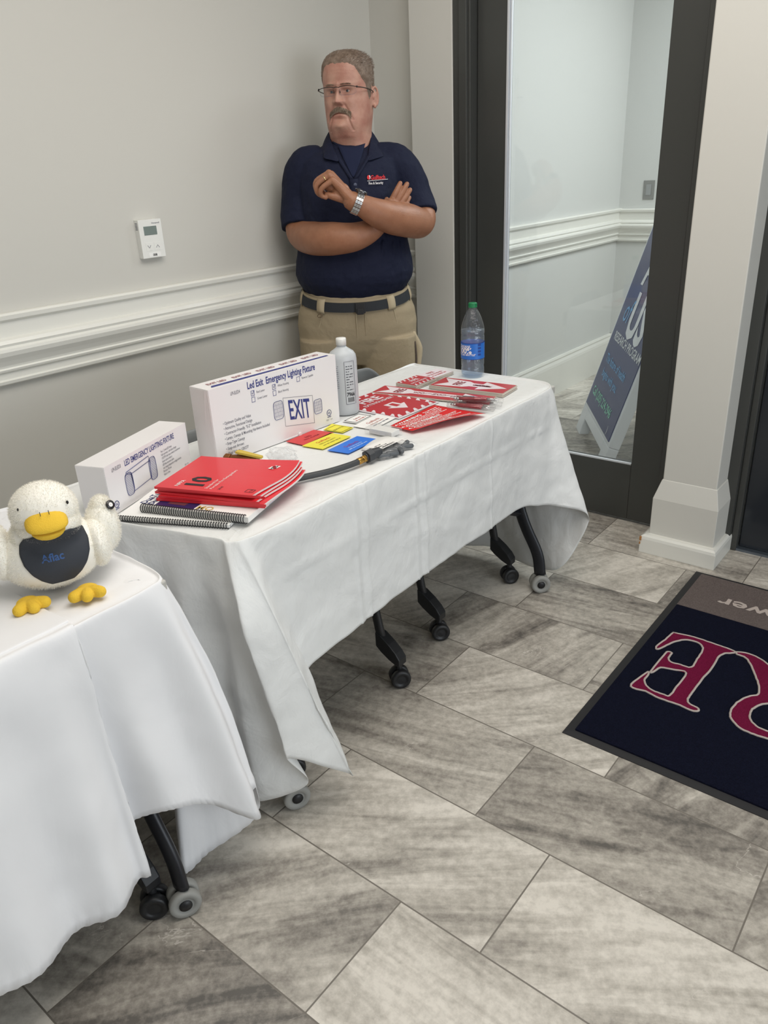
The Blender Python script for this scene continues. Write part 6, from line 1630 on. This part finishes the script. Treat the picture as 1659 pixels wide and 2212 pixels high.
# ---- trousers
tr = MB()
HX = -0.020
tr.loft([ell(HX, 0, 0.990, 0.205, 0.160, 0.118, 64), ell(HX, 0, 0.955, 0.213, 0.166, 0.124, 64), ell(HX, 0, 0.90, 0.236, 0.160, 0.138, 64), ell(HX, 0, 0.85, 0.243, 0.152, 0.145, 64), ell(HX, 0, 0.80, 0.240, 0.142, 0.142, 64), ell(HX, 0, 0.75, 0.236, 0.125, 0.13, 64), ell(HX, 0, 0.69, 0.228, 0.095, 0.11, 64)], 0)
for sd in (-1, 1):
    hx = HX+sd*0.121
    tr.loft([ell(hx+sd*dx, cy, z, w, f, b, 40, 0.80) for z, dx, cy, w, f, b in ((0.80, 0.0, -0.005, 0.119, 0.132, 0.125), (0.70, 0.0, -0.008, 0.121, 0.118, 0.118), (0.62, 0.000, -0.010, 0.118, 0.108, 0.108), (0.50, 0.004, -0.008, 0.100, 0.098, 0.098), (0.38, 0.006, -0.002, 0.093, 0.092, 0.092), (0.22, 0.006, 0.012, 0.086, 0.088, 0.088), (0.045, 0.008, 0.012, 0.084, 0.09, 0.088))], 0)
# fold ridges: from the hips down and across the lap
def ty(x, z):
    w = 0.240; f = 0.166-0.04*max(0, (0.95-z)/0.2); return -f*max(0.0, 1-abs((x-HX)/w)**2.17)**0.46
for P in ([(-0.15, 0.92), (-0.11, 0.87), (-0.06, 0.83)], [(-0.20, 0.91), (-0.19, 0.84), (-0.20, 0.78)], [(0.13, 0.92), (0.165, 0.86), (0.185, 0.78)], [(0.05, 0.84), (0.10, 0.835), (0.15, 0.85)], [(-0.025, 0.80), (0.04, 0.775), (0.10, 0.77)], [(-0.16, 0.75), (-0.10, 0.77), (-0.04, 0.79)], [(0.10, 0.90), (0.125, 0.83), (0.135, 0.74)]):
    Q = [(x, ty(x, z)+0.003, z) for x, z in P]; tr.tube(sm(Q, 4), rlerp([0.0025, 0.0055, 0.0025], 4), 8)
tro = tr.build('trousers', M_khaki, man, remesh=0.0045, smooth_it=5)
# fly seam
P = [(-0.022, ty(-0.022, 0.92)-0.0045, 0.925), (-0.022, -0.158, 0.87), (-0.022, -0.146, 0.82), (-0.020, -0.128, 0.77)]
for pts, r_ in ((P, 0.0022), ([(0.012, y, z) for (x, y, z) in P[:3]], 0.0011)) + tuple(([(x0, ty(x0, 0.93)-0.003, 0.935), (x0*1.13, ty(x0*1.13, 0.86)-0.0035, 0.86), (x0*1.42, ty(x0*1.42, 0.78)-0.002, 0.775)], 0.0018) for x0 in (-0.150, 0.122)):
    fs = MB(); fs.tube(sm(pts, 5), r_, 6); fs.build('seam', M_khaki2, tro)
# cargo pocket flap on the picture-right thigh, zip tag on the left
pf = MB()
pf.tube(sm([(0.205, -0.055, 0.80), (0.224, -0.045, 0.74), (0.218, -0.050, 0.68), (0.210, -0.06, 0.62)], 4), rlerp([0.010, 0.017, 0.016, 0.010], 4), 12)
pf.build('cargo_pocket', M_khaki2, tro)
pf = MB(); pf.tube(sm([(0.208, -0.078, 0.77), (0.212, -0.075, 0.70), (0.204, -0.080, 0.62)], 4), 0.0045, 8); pf.build('pocket_opening', mat('dark_lining', rgb(84, 74, 66), 0.9), tro)
pf = MB(); pf.tube([(-0.246, -0.052, 0.805), (-0.240, -0.062, 0.79), (-0.236, -0.066, 0.775)], 0.0022, 6); pf.tube([(-0.250, -0.040, 0.80), (-0.247, -0.044, 0.70)], 0.003, 6, 1); pf.build('pocket_clip', [M_chrome, mat('grey_zip', rgb(112, 108, 104), 0.6)], tro)
# belt, dips in front under the belly
def belt_pt(a, dz, off):
    s_, c = math.sin(a), math.cos(a); e = 0.92
    z = 0.992-0.058*((1+c)/2)**1.3+dz
    k = (0.99-z)/0.09; w = 0.209+0.020*k; f = 0.166; b = 0.122+0.012*k
    return (HX+(w+off)*math.copysign(abs(s_)**e, s_), -((f if c > 0 else b)+off)*math.copysign(abs(c)**e, c), z)
be = MB(); NB = 96
be.loft([[belt_pt(2*PI*j/NB, dz, off) for dz, off in ((-0.018, 0.002), (-0.018, 0.0065), (0.018, 0.0065), (0.018, 0.002))] for j in range(NB+1)], 0, False, False)
be.build('belt', mat('black_webbing', rgb(36, 39, 44), 0.75, bump=(400, 0.4, 0.001)), man)
bw = MB(); bw.loft([[belt_pt(2*PI*j/NB, dz, off) for dz, off in ((0.014, 0.001), (0.014, 0.0035), (0.027, 0.0040), (0.027, 0.001))] for j in range(NB+1)], 0, False, False)
bw.build('waistband', M_khaki, tro)
bk_ = MB(); p = belt_pt(0.055, 0, 0.012); bk_.box((p[0]-0.019, p[1]-0.004, p[2]-0.022), (p[0]+0.019, p[1]+0.006, p[2]+0.017)); bk_.box((p[0]-0.014, p[1]-0.007, p[2]-0.026), (p[0]+0.012, p[1]-0.003, p[2]-0.004))
bk_.build('belt_buckle', M_black, man, bevel=0.004, seg=3)
for a0 in (-0.62, 0.62, -1.35, 1.35, 2.4, -2.4):
    lp = MB(); n = 6; V = []
    for k in range(n+1):
        dz = -0.028+0.056*k/n
        for da in (-0.078, 0.078): V.append(belt_pt(a0+da*(1.0+0.10*k/n), dz, 0.0095-0.006*(abs(k-n/2)/(n/2))**3))
    lp.add(V, [(2*k, 2*k+1, 2*k+3, 2*k+2) for k in range(n)], 0, True); lp.build('belt_loop', M_khaki2, tro, solid=0.003)
dr = MB(); q = belt_pt(-0.62, -0.036, 0.008); dr.tube([(q[0]+0.009*math.cos(t), q[1], q[2]+0.006*math.sin(t)) for t in [2*PI*k/14 for k in range(15)]], 0.0014, 6); dr.build('key_ring', mat('bronze_ring', rgb(110, 92, 74), 0.4, 0.8), tro)
for sd in (-1, 1):
    hx = HX+sd*0.133
    so = MB()
    so.loft([[(hx+sd*0.01+dx*w, -0.05+dy, z) for dx, dy in [(math.sin(t), -0.135*math.cos(t)-0.01) for t in [2*PI*j/24 for j in range(24)]]] for z, w in ((0.0, 0.050), (0.025, 0.052), (0.05, 0.047), (0.075, 0.036), (0.085, 0.022))], 0)
    so.build('shoe', mat('black_shoe_leather', rgb(32, 30, 30), 0.4) if sd < 0 else bpy.data.materials['black_shoe_leather'], man, subsurf=1)
